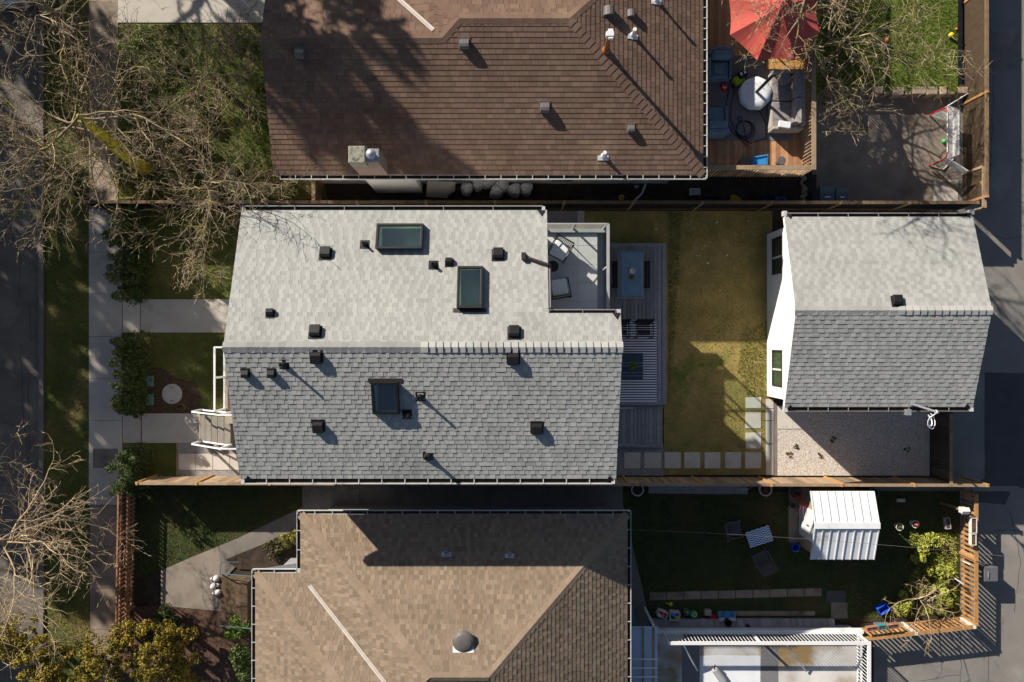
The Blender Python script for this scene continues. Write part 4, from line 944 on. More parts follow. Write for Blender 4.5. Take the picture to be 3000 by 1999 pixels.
# striped rug and seats
rg = MB(); rx0, rx1, ry0, ry1 = X(1790,.36), X(1924,.36), Y(1179,.36), Y(939,.36)
cxr, cyr = (rx0+rx1)/2, (ry0+ry1)/2
rg.box(rx0-cxr, rx1-cxr, ry0-cyr, ry1-cyr, 0, .008); o = rg.build('striped_rug', M['stripe_rug']); o.location = (cxr,cyr,dz+.002); tag(o, 'blue and white striped rug on the grey deck', 'rug')
tb_ = thing('coffee_table', 'dark blue square slatted coffee table on the striped rug', 'table', (X(1849,.8), Y(1073,.8), dz))
mb = MB(); a0,a1,b0,b1 = X(1812,.8),X(1884,.8),Y(1112,.8),Y(1035,.8)
for k in range(8): h_=(b1-b0)/8; mb.box(a0,a1,b0+h_*k+.004,b0+h_*(k+1)-.004,.76,.785,R.uniform(-.3,.3))
mb.build('tabletop', M['blue_dark'], tb_)
for x in (a0+.04,a1-.04):
    for y in (b0+.04,b1-.04): mb = MB(); mb.box(x-.025,x+.025,y-.025,y+.025,dz+.01,.758); mb.build('leg', M['blue_dark'], tb_)
pot_plant('potted_plant', 'small leafy plant in a black and white pot on the dark blue coffee table', P(1851,1072,.785), .08, .13, M['pot_white'], M['leaf_moss'], .15, 130, .06)
def arm_chair(px, py, label, ang=0.):
    t = thing('metal_armchair', label, 'chair', (X(px,.8), Y(py,.8), dz), 'black metal armchairs on the deck')
    cx, cy = X(px,.8), Y(py,.8)
    for s in (-1,1):
        mb = MB()
        for dx in (.25,.31):
            x = cx+s*dx; mb.tube([(x,cy-.27,dz+.012),(x,cy-.27,.93),(x,cy+.25,1.0),(x,cy+.29,dz+.012)], .016, 6)
        mb.build('arm_frame', M['black'], t)
    mb = MB()
    for k in range(7): mb.box(cx-.235,cx+.235,cy-.25+.07*k,cy-.20+.07*k,.72,.74,R.uniform(-.5,.5))
    mb.build('seat', M['black'], t)
    mb = MB(); 
    for k in range(5): mb.beam((cx-.3,cy+.27+.02*k,.78+.09*k),(cx+.3,cy+.27+.02*k,.78+.09*k),.045,.03)
    mb.tube([(cx-.3,cy+.26,.74),(cx-.3,cy+.37,1.2),(cx+.3,cy+.37,1.2),(cx+.3,cy+.26,.74)], .02, 6); mb.build('backrest', M['black'], t)
arm_chair(1887, 968, 'black metal armchair at the upper right corner of the striped rug'); arm_chair(1818, 968, 'black metal armchair on the striped rug half hidden by the roof edge')
# balcony chairs and table
def lounge(px, py, ang, label):
    p = P(px,py,bz+.45); t = thing('lounge_chair', label, 'chair', (p.x,p.y,bz), 'lounge chairs on the balcony')
    def T(x, y, z): c,s = math.cos(ang), math.sin(ang); return (p.x+c*x-s*y, p.y+s*x+c*y, z)
    mb = MB(); mb.ob(p.x,p.y,ang,.25,.25,bz+.36,bz+.48); mb.build('cushion', M['cushion_white'], t, bevel=.04)
    mb = MB()
    for k in range(11): a = T(-.27+.054*k,.27,bz+.3); b = T(-.27+.054*k,.36,bz+.8); mb.tube([a,b], .012, 5)
    mb.tube([T(-.3,.36,bz+.8),T(.3,.36,bz+.8)], .022, 6); mb.build('backrest', M['black'], t)
    for s in (-1,1):
        mb = MB(); mb.tube([T(s*.3,-.26,bz+.005),T(s*.3,-.24,bz+.58),T(s*.3,.34,bz+.62),T(s*.3,.38,bz+.005)], .018, 6); mb.build('arm_frame', M['black'], t)
    mb = MB(); mb.ob(*T(0,0,0)[:2],ang,.27,.27,bz+.3,bz+.34); mb.build('seat', M['black'], t)
lounge(1640, 734, math.radians(-30), 'white cushioned black chair turned askew at the upper end of the balcony'); lounge(1639, 842, math.radians(190), 'white cushioned black chair at the lower end of the balcony')
t = thing('side_table', 'round black side table between the two balcony chairs', 'table', (X(1620,bz+.45), Y(781,bz+.45), bz)); p = P(1620,781,bz+.45)
mb = MB(); mb.lathe([(.17,-.02),(.18,0),(.18,.012)], p, 28); mb.build('tabletop', M['black'], t)
mb = MB(); mb.lathe([(.12,.0),(.12,.015),(.02,.02),(.02,.43)], (p.x,p.y,bz), 16); mb.build('pedestal', M['black'], t)

# ================================================================ BROWN HOUSE DECK (upper right)
bd = thing('deck', 'cedar deck with slatted railing behind the brown roof house', 'deck', (8.7, 9.4, 0)); bk = 2.0
mb = MB(); x = 6.3; ex = X(2374,bk)
while x < ex-.02: mb.box(x, min(x+.134,ex), Y(492,bk)+.02, 15.5, bk-.04, bk, R.uniform(-1,1)); x += .141
mb.build('deck_boards', M['wood_brown'], bd)
rzz = bk+1.0
mb = MB(); xr = X(2385,rzz); yb = Y(491,rzz)
mb.box(X(2065,rzz), xr+.07, yb-.07, yb+.07, rzz-.04, rzz); mb.box(xr-.07, xr+.07, yb+.072, 15.5, rzz-.04, rzz, .1); mb.build('railing_cap', M['wood_tan'], bd)
mb = MB(); x = X(2065,rzz)
while x < xr: mb.box(x, x+.035, yb-.045, yb+.0, bk-.25, rzz-.041, R.uniform(-1,1)); x += .115
y = yb+.1
while y < 15.5: mb.box(xr-.02, xr+.025, y, y+.035, bk-.25, rzz-.041, R.uniform(-1,1)); y += .115
mb.build('baluster', M['wood_tan'], bd)
mb = MB(); mb.box(X(2065,rzz), xr, yb+.002, yb+.035, bk-.25, bk-.04); mb.box(xr-.055, xr-.022, yb+.04, 15.5, bk-.25, bk-.041); mb.build('skirt_board', M['wood_brown'], bd)
mb = MB(); mb.box(X(2080,bk),X(2320,bk),Y(413,bk),Y(165,bk),bk+.002,bk+.012); tag(mb.build('outdoor_rug', M['rug_grey']), 'grey outdoor rug on the cedar deck', 'rug')
mb = MB(); mb.box(X(2245,bk),X(2360,bk),Y(205,bk),Y(168,bk),bk+.013,bk+.05); 
for k in range(5): pass
tag(mb.build('wood_pallet', M['wood_new'], bevel=.01), 'flat tan wooden platform between the red parasol and the sofa', 'platform')
# sofa
so = thing('sofa', 'grey cushioned wicker sofa on the cedar deck', 'sofa', (X(2310,bk+.5), Y(292,bk+.5), bk))
sx0,sx1,sy0,sy1 = X(2264,bk+.55),X(2354,bk+.55),Y(380,bk+.55),Y(207,bk+.55)
mb = MB(); mb.box(sx0,sx0+.12,sy0+.1,sy1-.1,bk+.05,bk+.38); mb.box(sx1-.13,sx1,sy0+.1,sy1-.1,bk+.05,bk+.72); mb.box(sx0,sx1,sy0,sy0+.1,bk+.05,bk+.58); mb.box(sx0,sx1,sy1-.1,sy1,bk+.05,bk+.58)
mb.box(sx0+.12,sx1-.13,sy0+.1,sy1-.1,bk+.05,bk+.24); mb.build('frame', M['wicker'], so, bevel=.025)
ym = (sy0+sy1)/2
for a,b in ((sy0+.11,ym-.01),(ym+.01,sy1-.11)): mb = MB(); mb.box(sx0+.01,sx1-.32,a,b,bk+.245,bk+.41); mb.build('seat_cushion', M['sofa'], so, bevel=.04)
for a,b in ((sy0+.12,ym-.01),(ym+.01,sy1-.12)): mb = MB(); mb.extr([(sx1-.33,a,bk+.8),(sx1-.15,a,bk+.85),(sx1-.15,b,bk+.85),(sx1-.33,b,bk+.8)],(-.05,0,-.36)); mb.build('back_cushion', M['sofa'], so, bevel=.04)
mb = MB(); c = P(2302,230,bk+.55); mb.ob(c.x,c.y,.35,.2,.2,bk+.42,bk+.56); tag(mb.build('throw_pillow', M['sofa'], bevel=.05), 'grey throw pillow at the upper end of the wicker sofa', 'pillow')
mb = MB(); c = P(2300,365,bk+.7); mb.ob(c.x,c.y,-.15,.2,.11,bk+.59,bk+.70); tag(mb.build('folded_cloth', M['white_cloth'], bevel=.02), 'bright white folded cloth on the lower arm of the sofa', 'cloth')
# round covered table
t = thing('round_table', 'round table under a white cover on the grey outdoor rug', 'table', (X(2216,bk+.45), Y(271,bk+.45), bk)); p = P(2216,271,bk+.45)
mb = MB(); n = 40; vs = [(p.x,p.y,bk+.47)]
for rr, z in ((.3,bk+.468),(.5,bk+.46),(.525,bk+.42),(.53,bk+.2)):
    for k in range(n): w_=2*PI*k/n; q=rr*(1+(.02*math.sin(w_*9)+.015*math.sin(w_*5+1) if z<bk+.45 else 0)); vs.append((p.x+q*math.cos(w_),p.y+q*math.sin(w_),z))
mb.add(vs, [[0,1+k,1+(k+1)%n] for k in range(n)]+[[1+i*n+k,1+(i+1)*n+k,1+(i+1)*n+(k+1)%n,1+i*n+(k+1)%n] for i in range(3) for k in range(n)]); mb.build('cover', M['white_cloth'], t, smooth=True)
mb = MB(); mb.lathe([(.3,0),(.3,.03),(.05,.04),(.05,bk)], (p.x,p.y,bk+.012), 16); mb.build('pedestal', M['black'], t)
# armchairs
def deck_chair(px, py, flip, label):
    p = P(px,py,bk+.45); t = thing('deck_armchair', label, 'chair', (p.x,p.y,bk), 'blue grey armchairs on the cedar deck'); s = -1 if flip else 1
    def bx(mb, x0,x1,y0,y1,z0,z1): mb.box(p.x+x0,p.x+x1,p.y+s*y0,p.y+s*y1,z0,z1)
    mb = MB(); bx(mb,-.36,.36,-.45,.36,bk+.012,bk+.3); bx(mb,-.37,-.3,-.45,.3,bk+.3,bk+.5); bx(mb,.3,.37,-.45,.3,bk+.3,bk+.5); bx(mb,-.36,.36,.37,.52,bk+.012,bk+.8); mb.build('frame', M['blue_fabric'], t, bevel=.03)
    mb = MB(); bx(mb,-.29,.29,-.43,.14,bk+.3,bk+.44); mb.build('seat_cushion', M['blue_fabric'], t, bevel=.05)
    mb = MB(); bx(mb,-.3,.3,.14,.37,bk+.42,bk+.86); mb.build('back_cushion', M['blue_fabric'], t, bevel=.06)
    if not flip: mb = MB(); bx(mb,-.2,.12,-.28,.05,bk+.45,bk+.55); mb.build('patterned_pillow', M['pattern_fabric'], t, bevel=.04)
deck_chair(2110, 192, False, 'blue grey armchair with a patterned pillow under the gutter of the brown roof'); deck_chair(2098, 352, True, 'blue grey armchair facing away, below the traffic cone')
# parasol
um = thing('parasol', 'large red parasol over the cedar deck', 'parasol', (X(2285,bk+2.3), Y(24,bk+2.3), bk)); ap = P(2290,18,bk+2.5)
mb = MB(); n = 8; rim = []
for k in range(n): w_ = 2*PI*(k+.5)/n+.03; rim.append(Vector((ap.x+1.54*math.cos(w_), ap.y+1.54*math.sin(w_), bk+1.85)))
vs = []; fs = []
for k in range(n):
    a, b = rim[k], rim[(k+1)%n]; base = len(vs); N_ = 6
    for i in range(N_+1):
        for j in range(N_+1):
            u, v = i/N_, j/N_; q = ap.lerp(a.lerp(b, v), u); sag = -.09*math.sin(PI*v)*u - .05*math.sin(PI*u); ctr = Vector((ap.x,ap.y,q.z))
            q = q.lerp(ctr, .05*math.sin(PI*v)*u) ; vs.append((q.x,q.y,q.z+sag))
    fs += [[base+i*(N_+1)+j, base+(i+1)*(N_+1)+j, base+(i+1)*(N_+1)+j+1, base+i*(N_+1)+j+1] for i in range(N_) for j in range(N_)]
mb.add(vs, fs); mb.build('canopy', M['red_fabric'], um)
mb = MB(); mb.tube([(ap.x,ap.y,bk),(ap.x,ap.y,bk+2.46)], .03, 10); mb.build('pole', M['black'], um)
mb = MB(); mb.ball((ap.x,ap.y,bk+2.54), .06); mb.build('finial', M['black'], um)
for k in range(n): mb = MB(); mb.tube([(ap.x,ap.y,bk+2.4), rim[k]-Vector((0,0,.06))], .012, 5); mb.build('rib', M['black'], um)
mb = MB(); mb.lathe([(.3,0),(.3,.08),(.06,.12),(.05,.3)], (ap.x,ap.y,bk), 20); mb.build('base', M['black'], um)
# pressure washer, cone, hose and tubs
p = P(2163,235,bk+.05); t = thing('pressure_washer', 'lime green and black pressure washer on the outdoor rug', 'washer', (p.x,p.y,bk))
mb = MB(); mb.ob(p.x-.03,p.y-.05,.5,.17,.14,bk+.012,bk+.32); mb.build('body', M['lime'], t, bevel=.05)
mb = MB(); mb.ob(p.x+.05,p.y+.09,.5,.15,.12,bk+.05,bk+.42); mb.build('motor_cover', M['black_plastic'], t, bevel=.04)
mb = MB(); 
for s in (-.06,.06): mb.ob(p.x+.05+s,p.y+.10+s*.5,.5,.035,.05,bk+.425,bk+.44)
mb.build('vent_grille', M['white'], t)
for s in (-1,1): mb = MB(); mb.lathe([(.08,-.03),(.08,.03)], (p.x+s*.17,p.y-.12+s*.09,bk+.1), 14); mb.build('wheel', M['rubber'], t)
def cone(px, py, z0, label):
    p = P(px,py,z0); t = thing('traffic_cone', label, 'cone', p)
    mb = MB(); mb.box(p.x-.13,p.x+.13,p.y-.13,p.y+.13,z0+.001,z0+.03); mb.build('base', M['red'], t)
    mb = MB(); mb.lathe([(.10,.03),(.072,.13)], p, 18); mb.lathe([(.05,.22),(.025,.32),(.02,.32)], p, 18); mb.build('cone_body', M['red'], t)
    mb = MB(); mb.lathe([(.0725,.13),(.0505,.22)], p, 18); mb.build('reflective_band', M['white'], t)
cone(2120, 258, bk, 'small red traffic cone with a white band on the cedar deck')
h_ = MB(); c = P(2180,378,bk+.03)
for j in range(3): h_.torus((c.x+.02*j,c.y-.03*j,bk+.03+.02*j), .26+.03*j, .012, 30, 5)
pts = [P(2140,235,bk+.03),P(2128,300,bk+.03),P(2130,360,bk+.03),P(2150,395,bk+.03),P(2200,420,bk+.03),P(2245,405,bk+.03),P(2243,360,bk+.03),P(2220,315,bk+.03)]
h_.tube(pts, .012, 5); pts = [P(2155,240,bk+.03),P(2142,310,bk+.03),P(2140,350,bk+.03),P(2160,400,bk+.03),P(2190,430,bk+.03)]; h_.tube(pts, .012, 5)
h_.tube([P(2178,366,bk+.09),P(2190,425,bk+.06)], .014, 6); h_.torus(P(2168,349,bk+.1), .07, .015, 20, 5); tag(h_.build('hose', M['black_plastic']), 'black hose coiled on the grey outdoor rug', 'hose')
mb = MB(); c = P(2226,472,bk+.4)
t = thing('storage_tub', 'sky blue plastic tub tilted against the deck railing', 'tub', (c.x,c.y,bk))
mb.extr([(c.x-.24,c.y-.12,bk+.35),(c.x+.24,c.y-.12,bk+.4),(c.x+.24,c.y+.17,bk+.47),(c.x-.22,c.y+.10,bk+.42)],(0.02,0.03,-.35)); mb.build('body', M['sky_blue'], t, bevel=.03)
mb = MB(); mb.tube([(c.x-.24,c.y-.12,bk+.37),(c.x+.24,c.y-.12,bk+.42),(c.x+.245,c.y+.18,bk+.49),(c.x-.23,c.y+.11,bk+.44),(c.x-.24,c.y-.12,bk+.37)], .018, 6); mb.build('rim', M['sky_blue'], t)
for px, lab in ((2181,'grey round stool in the shade by the blue tub'),(2290,'grey round stool in the sun at the railing corner')):
    p = P(px,471,bk+.35); t = thing('stool', lab, 'stool', (p.x,p.y,bk), 'round stools on the cedar deck'); mb = MB(); mb.lathe([(.14,-.03),(.145,-.005),(.13,.0)], p, 24); mb.build('seat', M['vent_brown'], t)
    mb = MB(); mb.lathe([(.1,0),(.12,.32)], (p.x,p.y,bk), 16); mb.build('leg', M['vent_brown'], t)

# ================================================================ PARKING PAD
hn = thing('hockey_net', 'red framed street hockey net with white netting on the parking pad', 'goal', (15.7,7.3,0))
gx0_, gx1_ = X(2722), 16.15; ya, yb_ = Y(340), Y(486); gh = 1.15
for yy_ in (ya, yb_): mb = MB(); s_ = 1 if yy_ == yb_ else -1; mb.tube([(gx0_,yy_,.03),(gx0_+.01,yy_,gh*.75),(gx0_+.015,yy_+s_*.05,gh*.95),(gx0_+.02,yy_+s_*.2,gh)], .028, 8); mb.build('goal_post', M['red'], hn)
mb = MB(); mb.tube([(gx0_+.02,ya-.2,gh),(gx0_+.02,yb_+.2,gh)], .025, 8); mb.build('crossbar', M['pot_white'], hn)
mb = MB(); mb.tube([(gx0_,ya,.03),(gx0_+.5,ya+.16,.03),(gx1_,ya-.25,.03),(gx1_,yb_+.25,.03),(gx0_+.5,yb_-.16,.03),(gx0_,yb_,.03)], .028, 6)
mb.tube([(gx0_+.02,ya,gh),(gx0_+.42,ya-.12,gh),(gx0_+.42,yb_+.12,gh),(gx0_+.02,yb_,gh)], .018, 6); mb.tube([(gx0_+.42,(ya+yb_)/2,gh),(gx1_,(ya+yb_)/2,.03)], .018, 6); mb.build('base_frame', M['pot_white'], hn)
mb = MB()
def netpatch(a,b,c,d,n,m,r=.007):
    a,b,c,d = map(Vector,(a,b,c,d))
    for i in range(n+1): t_=i/n; mb.tube([a.lerp(b,t_)+Vector((0,0,0)), ((a.lerp(b,t_)+d.lerp(c,t_))/2)-Vector((0,0,.03)), d.lerp(c,t_)], r, 3, R.uniform(-.2,.2), False)
    for i in range(m+1): t_=i/m; mb.tube([a.lerp(d,t_), (a.lerp(d,t_)+b.lerp(c,t_))/2-Vector((0,0,.03)), b.lerp(c,t_)], r, 3, R.uniform(-.2,.2), False)
netpatch((gx0_+.02,ya,gh),(gx0_+.02,yb_,gh),(gx0_+.42,yb_+.12,gh),(gx0_+.42,ya-.12,gh),34,9)
netpatch((gx0_+.42,ya-.12,gh),(gx0_+.42,yb_+.12,gh),(gx1_,yb_+.25,.03),(gx1_,ya-.25,.03),34,20)
netpatch((gx0_,ya,.03),(gx0_+.02,ya,gh),(gx0_+.42,ya-.12,gh),(gx1_,ya-.25,.03),16,12); netpatch((gx0_,yb_,.03),(gx0_+.02,yb_,gh),(gx0_+.42,yb_+.12,gh),(gx1_,yb_+.25,.03),16,12)
for s, yy_ in ((1,ya),(-1,yb_)):
    netpatch((gx0_+.02,yy_,gh*.98),(gx0_+.02,yy_,.75),(gx0_+.75,yy_+s*.45,.75),(gx0_+.75,yy_+s*.45,gh),10,18)
mb.build('netting', M['net'], hn)
mb = MB()
for s, yy_ in ((1,ya),(-1,yb_)): mb.tube([(gx0_+.02,yy_,gh),(gx0_+.75,yy_+s*.45,gh)], .016, 6); mb.tube([(gx0_+.75,yy_+s*.45,gh),(gx0_+.75,yy_+s*.45,.7)], .016, 6)
mb.build('wing_frame', M['net'], hn)
mb = MB(); p = P(2766,414,.09); mb.ball((p.x,p.y,.08),.08); tag(mb.build('ball', M['green']), 'bright green ball beside the hockey net', 'ball')
mb = MB(); a = P(2731,500,.02); b = P(2805,560,.02); mb.beam((a.x,a.y,.05),(b.x,b.y,.05),.1,.06); tag(mb.build('hockey_plank', M['wood_grey']), 'long grey plank lying by the lower end of the hockey net', 'plank')
def cart(px, py, w_, d_, label, m):
    p = P(px,py,1.0); t = thing('wheelie_bin', label, 'bin', (p.x,p.y,0), 'wheeled bins by the dark fence')
    mb = MB(); b0 = [(p.x-w_*.4,p.y-d_*.4),(p.x+w_*.4,p.y-d_*.4),(p.x+w_*.4,p.y+d_*.4),(p.x-w_*.4,p.y+d_*.4)]
    q = [(p.x-w_*.5,p.y-d_*.5,.93),(p.x+w_*.5,p.y-d_*.5,.93),(p.x+w_*.5,p.y+d_*.5,.93),(p.x-w_*.5,p.y+d_*.5,.93)]
    mb.add([(a,b,.05) for a,b in b0]+q, [[3,2,1,0],[4,5,6,7]]+[[i,(i+1)%4,4+(i+1)%4,4+i] for i in range(4)]); mb.build('body', M['bin'], t)
    mb = MB(); mb.box(p.x-w_*.53,p.x+w_*.53,p.y-d_*.53,p.y+d_*.5,.932,1.0); mb.box(p.x-w_*.4,p.x+w_*.4,p.y+d_*.5,p.y+d_*.58,.95,.985); mb.build('lid', m, t, bevel=.02)
    mb = MB(); mb.box(p.x-w_*.2,p.x+w_*.2,p.y-d_*.25,p.y-d_*.17,1.001,1.004); 
    mb.build('lid_sticker', M['white'], t)
    for s in (-1,1): mb = MB(); mb.lathe([(.09,-.025),(.09,.025)], (p.x+s*w_*.42,p.y+d_*.42,.09), 12); mb.build('wheel', M['rubber'], t)
cart(2425,568,.5,.55,'larger dark wheeled bin on the parking pad by the dark fence',M['bin']); cart(2468,570,.40,.47,'smaller green grey wheeled bin next to the larger dark one',M['bin'])
for px, py, m_, lab in ((2787,104,'yellow','yellow toy ball on the raised lawn near the lane fence'),(2596,119,'orange','orange toy ball on the raised lawn under the bare tree'),(2802,86,'orange','small orange ball by the lane fence above the yellow one'),(2560,120,'pot_white','small white ball in the grass left of the orange ball')):
    r_ = {'yellow':.1,'pot_white':.045}.get(m_, .1 if px < 2700 else .045); p = P(px,py,.45+r_); mb = MB(); mb.ball(p, r_); tag(mb.build('toy_ball', M[m_], smooth=True), lab, 'ball', 'balls on the raised lawn')

# ================================================================ SIDE PASSAGE CLUTTER
sk = [(1366,557,.24,'slumped white sack at the left end of the row of sacks by the white wall'),(1400,540,.27,'second white sack from the plywood sheet, leaning on the wall'),(1428,532,.30,'tallest white sack in the middle of the row'),(1452,565,.25,'white sack lying in front of the tallest sack'),(1470,545,.27,'white sack with a dark mark on its top'),(1505,560,.25,'narrow white sack second from the right end of the row'),(1540,557,.25,'white sack standing apart at the right end of the row')]
for i, (px, py, r_, lab) in enumerate(sk):
    p = P(px,py,.4); mb = MB(); n, m = 16, 9; vs = []
    for a in range(m+1):
        t_ = a/m
        for k in range(n):
            w_ = 2*PI*k/n; q = r_*(.95-.2*t_+.25*math.sin(PI*t_))*(1+.10*math.sin(3*w_+i)+R.uniform(-.05,.05))*(1 if t_<.85 else (.75 if t_<.97 else .4))
            vs.append((p.x+q*math.cos(w_)*.85+.05*t_, p.y+q*math.sin(w_)*.8+.10*t_, .0+t_*(.55+r_*.4)))
    mb.add(vs, [[a*n+k,a*n+(k+1)%n,(a+1)*n+(k+1)%n,(a+1)*n+k] for a in range(m) for k in range(n)]+[[m*n+k for k in range(n)]]); tag(mb.build('sack', M['sack']), lab, 'sack', 'white sacks along the house wall')
mb = MB(); mb.extr([P(1252,531,.75),P(1334,534,.75),P(1333,560,.3),P(1308,581,.12),P(1248,578,.15)],(0,.03,-.03)); tag(mb.build('plywood_sheet', M['board']), 'tan board with a cut corner leaning by the sacks', 'board')
for px, py, w_, d_, h_, m_, nm, lab, cat in (
  (2085,584,.45,.22,.3,'navy','storage_tub','dark navy tub by the dark fence left of the yellow scoop','tub'),(2290,588,.3,.22,.28,'sky_blue','storage_tub','pale blue tub near the dark fence by the bins','tub'),
  (2037,562,.36,.24,.2,'white_cloth','wire_basket','white basket with a fringe in the side passage','basket'),(1865,547,.14,.09,.1,'white_cloth','carton','little white carton on the soil near the white downpipe','carton'),
  (2252,582,.45,.25,.2,'navy','storage_tub','dark blue box left of the pale blue tub','tub')):
    p = P(px,py,h_); t = thing(nm, lab, cat, (p.x,p.y,0)); mb = MB()
    for x0,x1,y0,y1 in ((-w_/2,w_/2,-d_/2,-d_/2+.02),(-w_/2,w_/2,d_/2-.02,d_/2),(-w_/2,-w_/2+.02,-d_/2+.02,d_/2-.02),(w_/2-.02,w_/2,-d_/2+.02,d_/2-.02)): mb.box(p.x+x0,p.x+x1,p.y+y0,p.y+y1,.01,h_)
    mb.build('side', M[m_], t); mb = MB(); mb.box(p.x-w_/2+.021,p.x+w_/2-.021,p.y-d_/2+.021,p.y+d_/2-.021,.01,.03); mb.build('bottom', M[m_], t)
mb = MB(); mb.extr([P(2146,569,.5),P(2170,580,.4),P(2178,594,.3),P(2142,596,.3),P(2143,582,.4)],(0,0,-.25)); tag(mb.build('plastic_scoop', M['yellow'], bevel=.02), 'yellow plastic scoop shaped toy against the dark fence', 'toy')
p = P(1821,579,.1); mb = MB(); mb.torus((p.x,p.y,.08), .07, .035, 20, 8); tag(mb.build('cable_reel', M['yellow'], smooth=True), 'small dull yellow ring shaped reel by the dark fence', 'reel')
st_ = MB()
for i in range(11):
    p = P(2356+R.uniform(-7,7),515+8*i,.08); mb = MB(); mb.ball((p.x,p.y,.05), R.uniform(.06,.11), 8, 6, .6, 0, .15); tag(mb.build('border_stone', M['stone']), 'rounded stone in the edging line left of the wheeled bins', 'stone', 'edging stones by the bins')

# ================================================================ FRONT YARD ITEMS
p = P(503,1155,.06); mh = thing('manhole_cover', 'round concrete chamber lid in the front lawn', 'manhole', (p.x,p.y,0))
mb = MB(); mb.lathe([(.37,-.02),(.37,.045)], (p.x,p.y,0), 40); mb.build('rim', M['manhole'], mh)
mb = MB(); mb.lathe([(.335,.046),(.335,.062),(.33,.066)], (p.x-.005,p.y+.005,0), 40); mb.build('lid', M['manhole'], mh)
mb = MB(); 
for s in (-1,1): mb.box(p.x-.07,p.x+.06,p.y+s*.25-.012,p.y+s*.25+.012,.067,.069)
mb.build('lifting_slot', M['soil'], mh)
for py, lab in ((1118,'green utility lid beside the hedge, above the other one'),(1172,'green utility lid beside the hedge, below the other one')):
    p = P(437,py,.08); mb = MB(); mb.box(p.x-.14,p.x+.14,p.y-.2,p.y+.2,0,.08); tag(mb.build('utility_lid', M['utility_green'], bevel=.02), lab, 'utility box', 'green utility lids')
def skull(px, py, ang, z, label):
    p = P(px,py,z+.17); t = thing('skull_ornament', label, 'ornament', (p.x,p.y,0), 'skull ornaments by the front steps')
    def T(x,y,zz): c,s = math.cos(ang),math.sin(ang); return (p.x+c*x-s*y,p.y+s*x+c*y,zz)
    mb = MB(); mb.ball(T(.06,0,z+.16), .125, 16, 10, 1.05); mb.ball(T(-.09,.0,z+.13), .085, 12, 8, .95); mb.build('cranium', M['bone'], t, smooth=True)
    mb = MB(); mb.ball(T(-.145,0,z+.09), .06, 10, 7, .8); mb.build('jaw', M['bone'], t, smooth=True)
    for s in (-1,1): mb = MB(); mb.ball(T(-.055,s*.055,z+.20), .036, 10, 6); mb.build('eye_socket', M['black'], t, smooth=True)
    mb = MB(); mb.ball(T(-.115,0,z+.20), .022, 8, 5); mb.build('nose_hole', M['black'], t, smooth=True)
skull(629,1697,.2,0,'uppermost white skull ornament by the dark front steps'); skull(630,1718,3.4,0,'middle white skull ornament, facing right'); skull(634,1738,.35,0,'lowest and shadiest white skull ornament in the row')

# ================================================================ LOWER YARD
sh = thing('garden_shed', 'small metal shed with a white ribbed gable roof', 'shed', (X(2470,1.8), Y(1540,1.8), 0))
e0, e1 = 1.8, 2.2
tl,tr,bl,br_ = P(2381,1440,e0),P(2558,1441,e0),P(2384,1640,e0),P(2561,1641,e0); rl, rr_ = P(2387,1541,e1),P(2569,1543,e1)
xa0 = min(tl.x,bl.x,rl.x); xa1 = max(tr.x,rr_.x,br_.x); yt_, yb2, ymid = tl.y, bl.y, rl.y
mb = MB()
for yy_ in (yt_, yb2): 
    q = [(xa0,yy_,e0),(xa1,yy_,e0),(xa1,ymid,e1),(xa0,ymid,e1)]
    if yy_ > ymid: q = q[::-1]
    mb.extr(q, (0,0,-.03), .0)
n = 8
for i in range(n+1):
    x = xa0+.015+(xa1-xa0-.03)*i/n
    for yy_ in (yt_, yb2): mb.beam((x,yy_,e0+.015),(x,ymid+(.06 if yy_>ymid else -.06),e1-.0),.03,.03, -.1)
mb.box(xa0-.01,xa1+.01,ymid-.1,ymid+.1,e1-.005,e1+.03,.2); mb.build('roof', M['shed_white'], sh)
mb = MB(); wx = X(2342); wx_1 = xa1-.15; w0, w1 = yb2+.02, yt_-.12
mb.box(wx,wx_1,w0,w1,-.02,e0-.04); mb.add([(wx,w0,e0-.04),(wx,w1,e0-.04),(wx,ymid,e1-.06)],[[0,1,2]]); mb.add([(wx_1,w0,e0-.04),(wx_1,w1,e0-.04),(wx_1,ymid,e1-.06)],[[0,1,2]]); mb.build('wall', M['tan_metal'], sh)
mb = MB(); dy0_, dy1_ = Y(1585,1), Y(1492,1); mb.box(wx-.03,wx-.003,dy0_,(dy0_+dy1_)/2-.01,.05,1.6); mb.box(wx-.03,wx-.003,(dy0_+dy1_)/2+.01,dy1_,.05,1.6); mb.build('door', M['white'], sh)
mb = MB(); mb.box(wx-.06,wx-.031,(dy0_+dy1_)/2-.06,(dy0_+dy1_)/2-.03,.8,1.0); mb.build('handle', M['black'], sh)
# patio chairs and zigzag table
def sling(px, py, ang, label):
    p = P(px,py,.45); t = thing('patio_chair', label, 'chair', (p.x,p.y,0), 'dark patio chairs on the lower lawn')
    def T(x,y,z): c,s = math.cos(ang),math.sin(ang); return Vector((p.x+c*x-s*y,p.y+s*x+c*y,z))
    mb = MB(); mb.extr([T(-.25,-.26,.43),T(.25,-.26,.43),T(.25,.22,.38),T(-.25,.22,.38)],(0,0,-.015)); mb.build('seat', M['sling'], t)
    mb = MB(); mb.extr([T(-.25,.2,.39),T(.25,.2,.39),T(.25,.42,.95),T(-.25,.42,.95)],(0,0,-.015)); mb.build('backrest', M['sling'], t)
    for s in (-1,1):
        mb = MB(); mb.tube([T(s*.29,-.27,.01),T(s*.29,-.25,.6),T(s*.29,.25,.62),T(s*.28,.43,.97)], .018, 6); mb.tube([T(s*.29,.05,.6),T(s*.29,.35,.01)], .018, 6); mb.build('arm_frame', M['bin_grey'], t)
sling(2150,1551,math.radians(100),'dark patio chair left of the zigzag table'); sling(2232,1640,math.radians(205),'dark patio chair below the zigzag table')
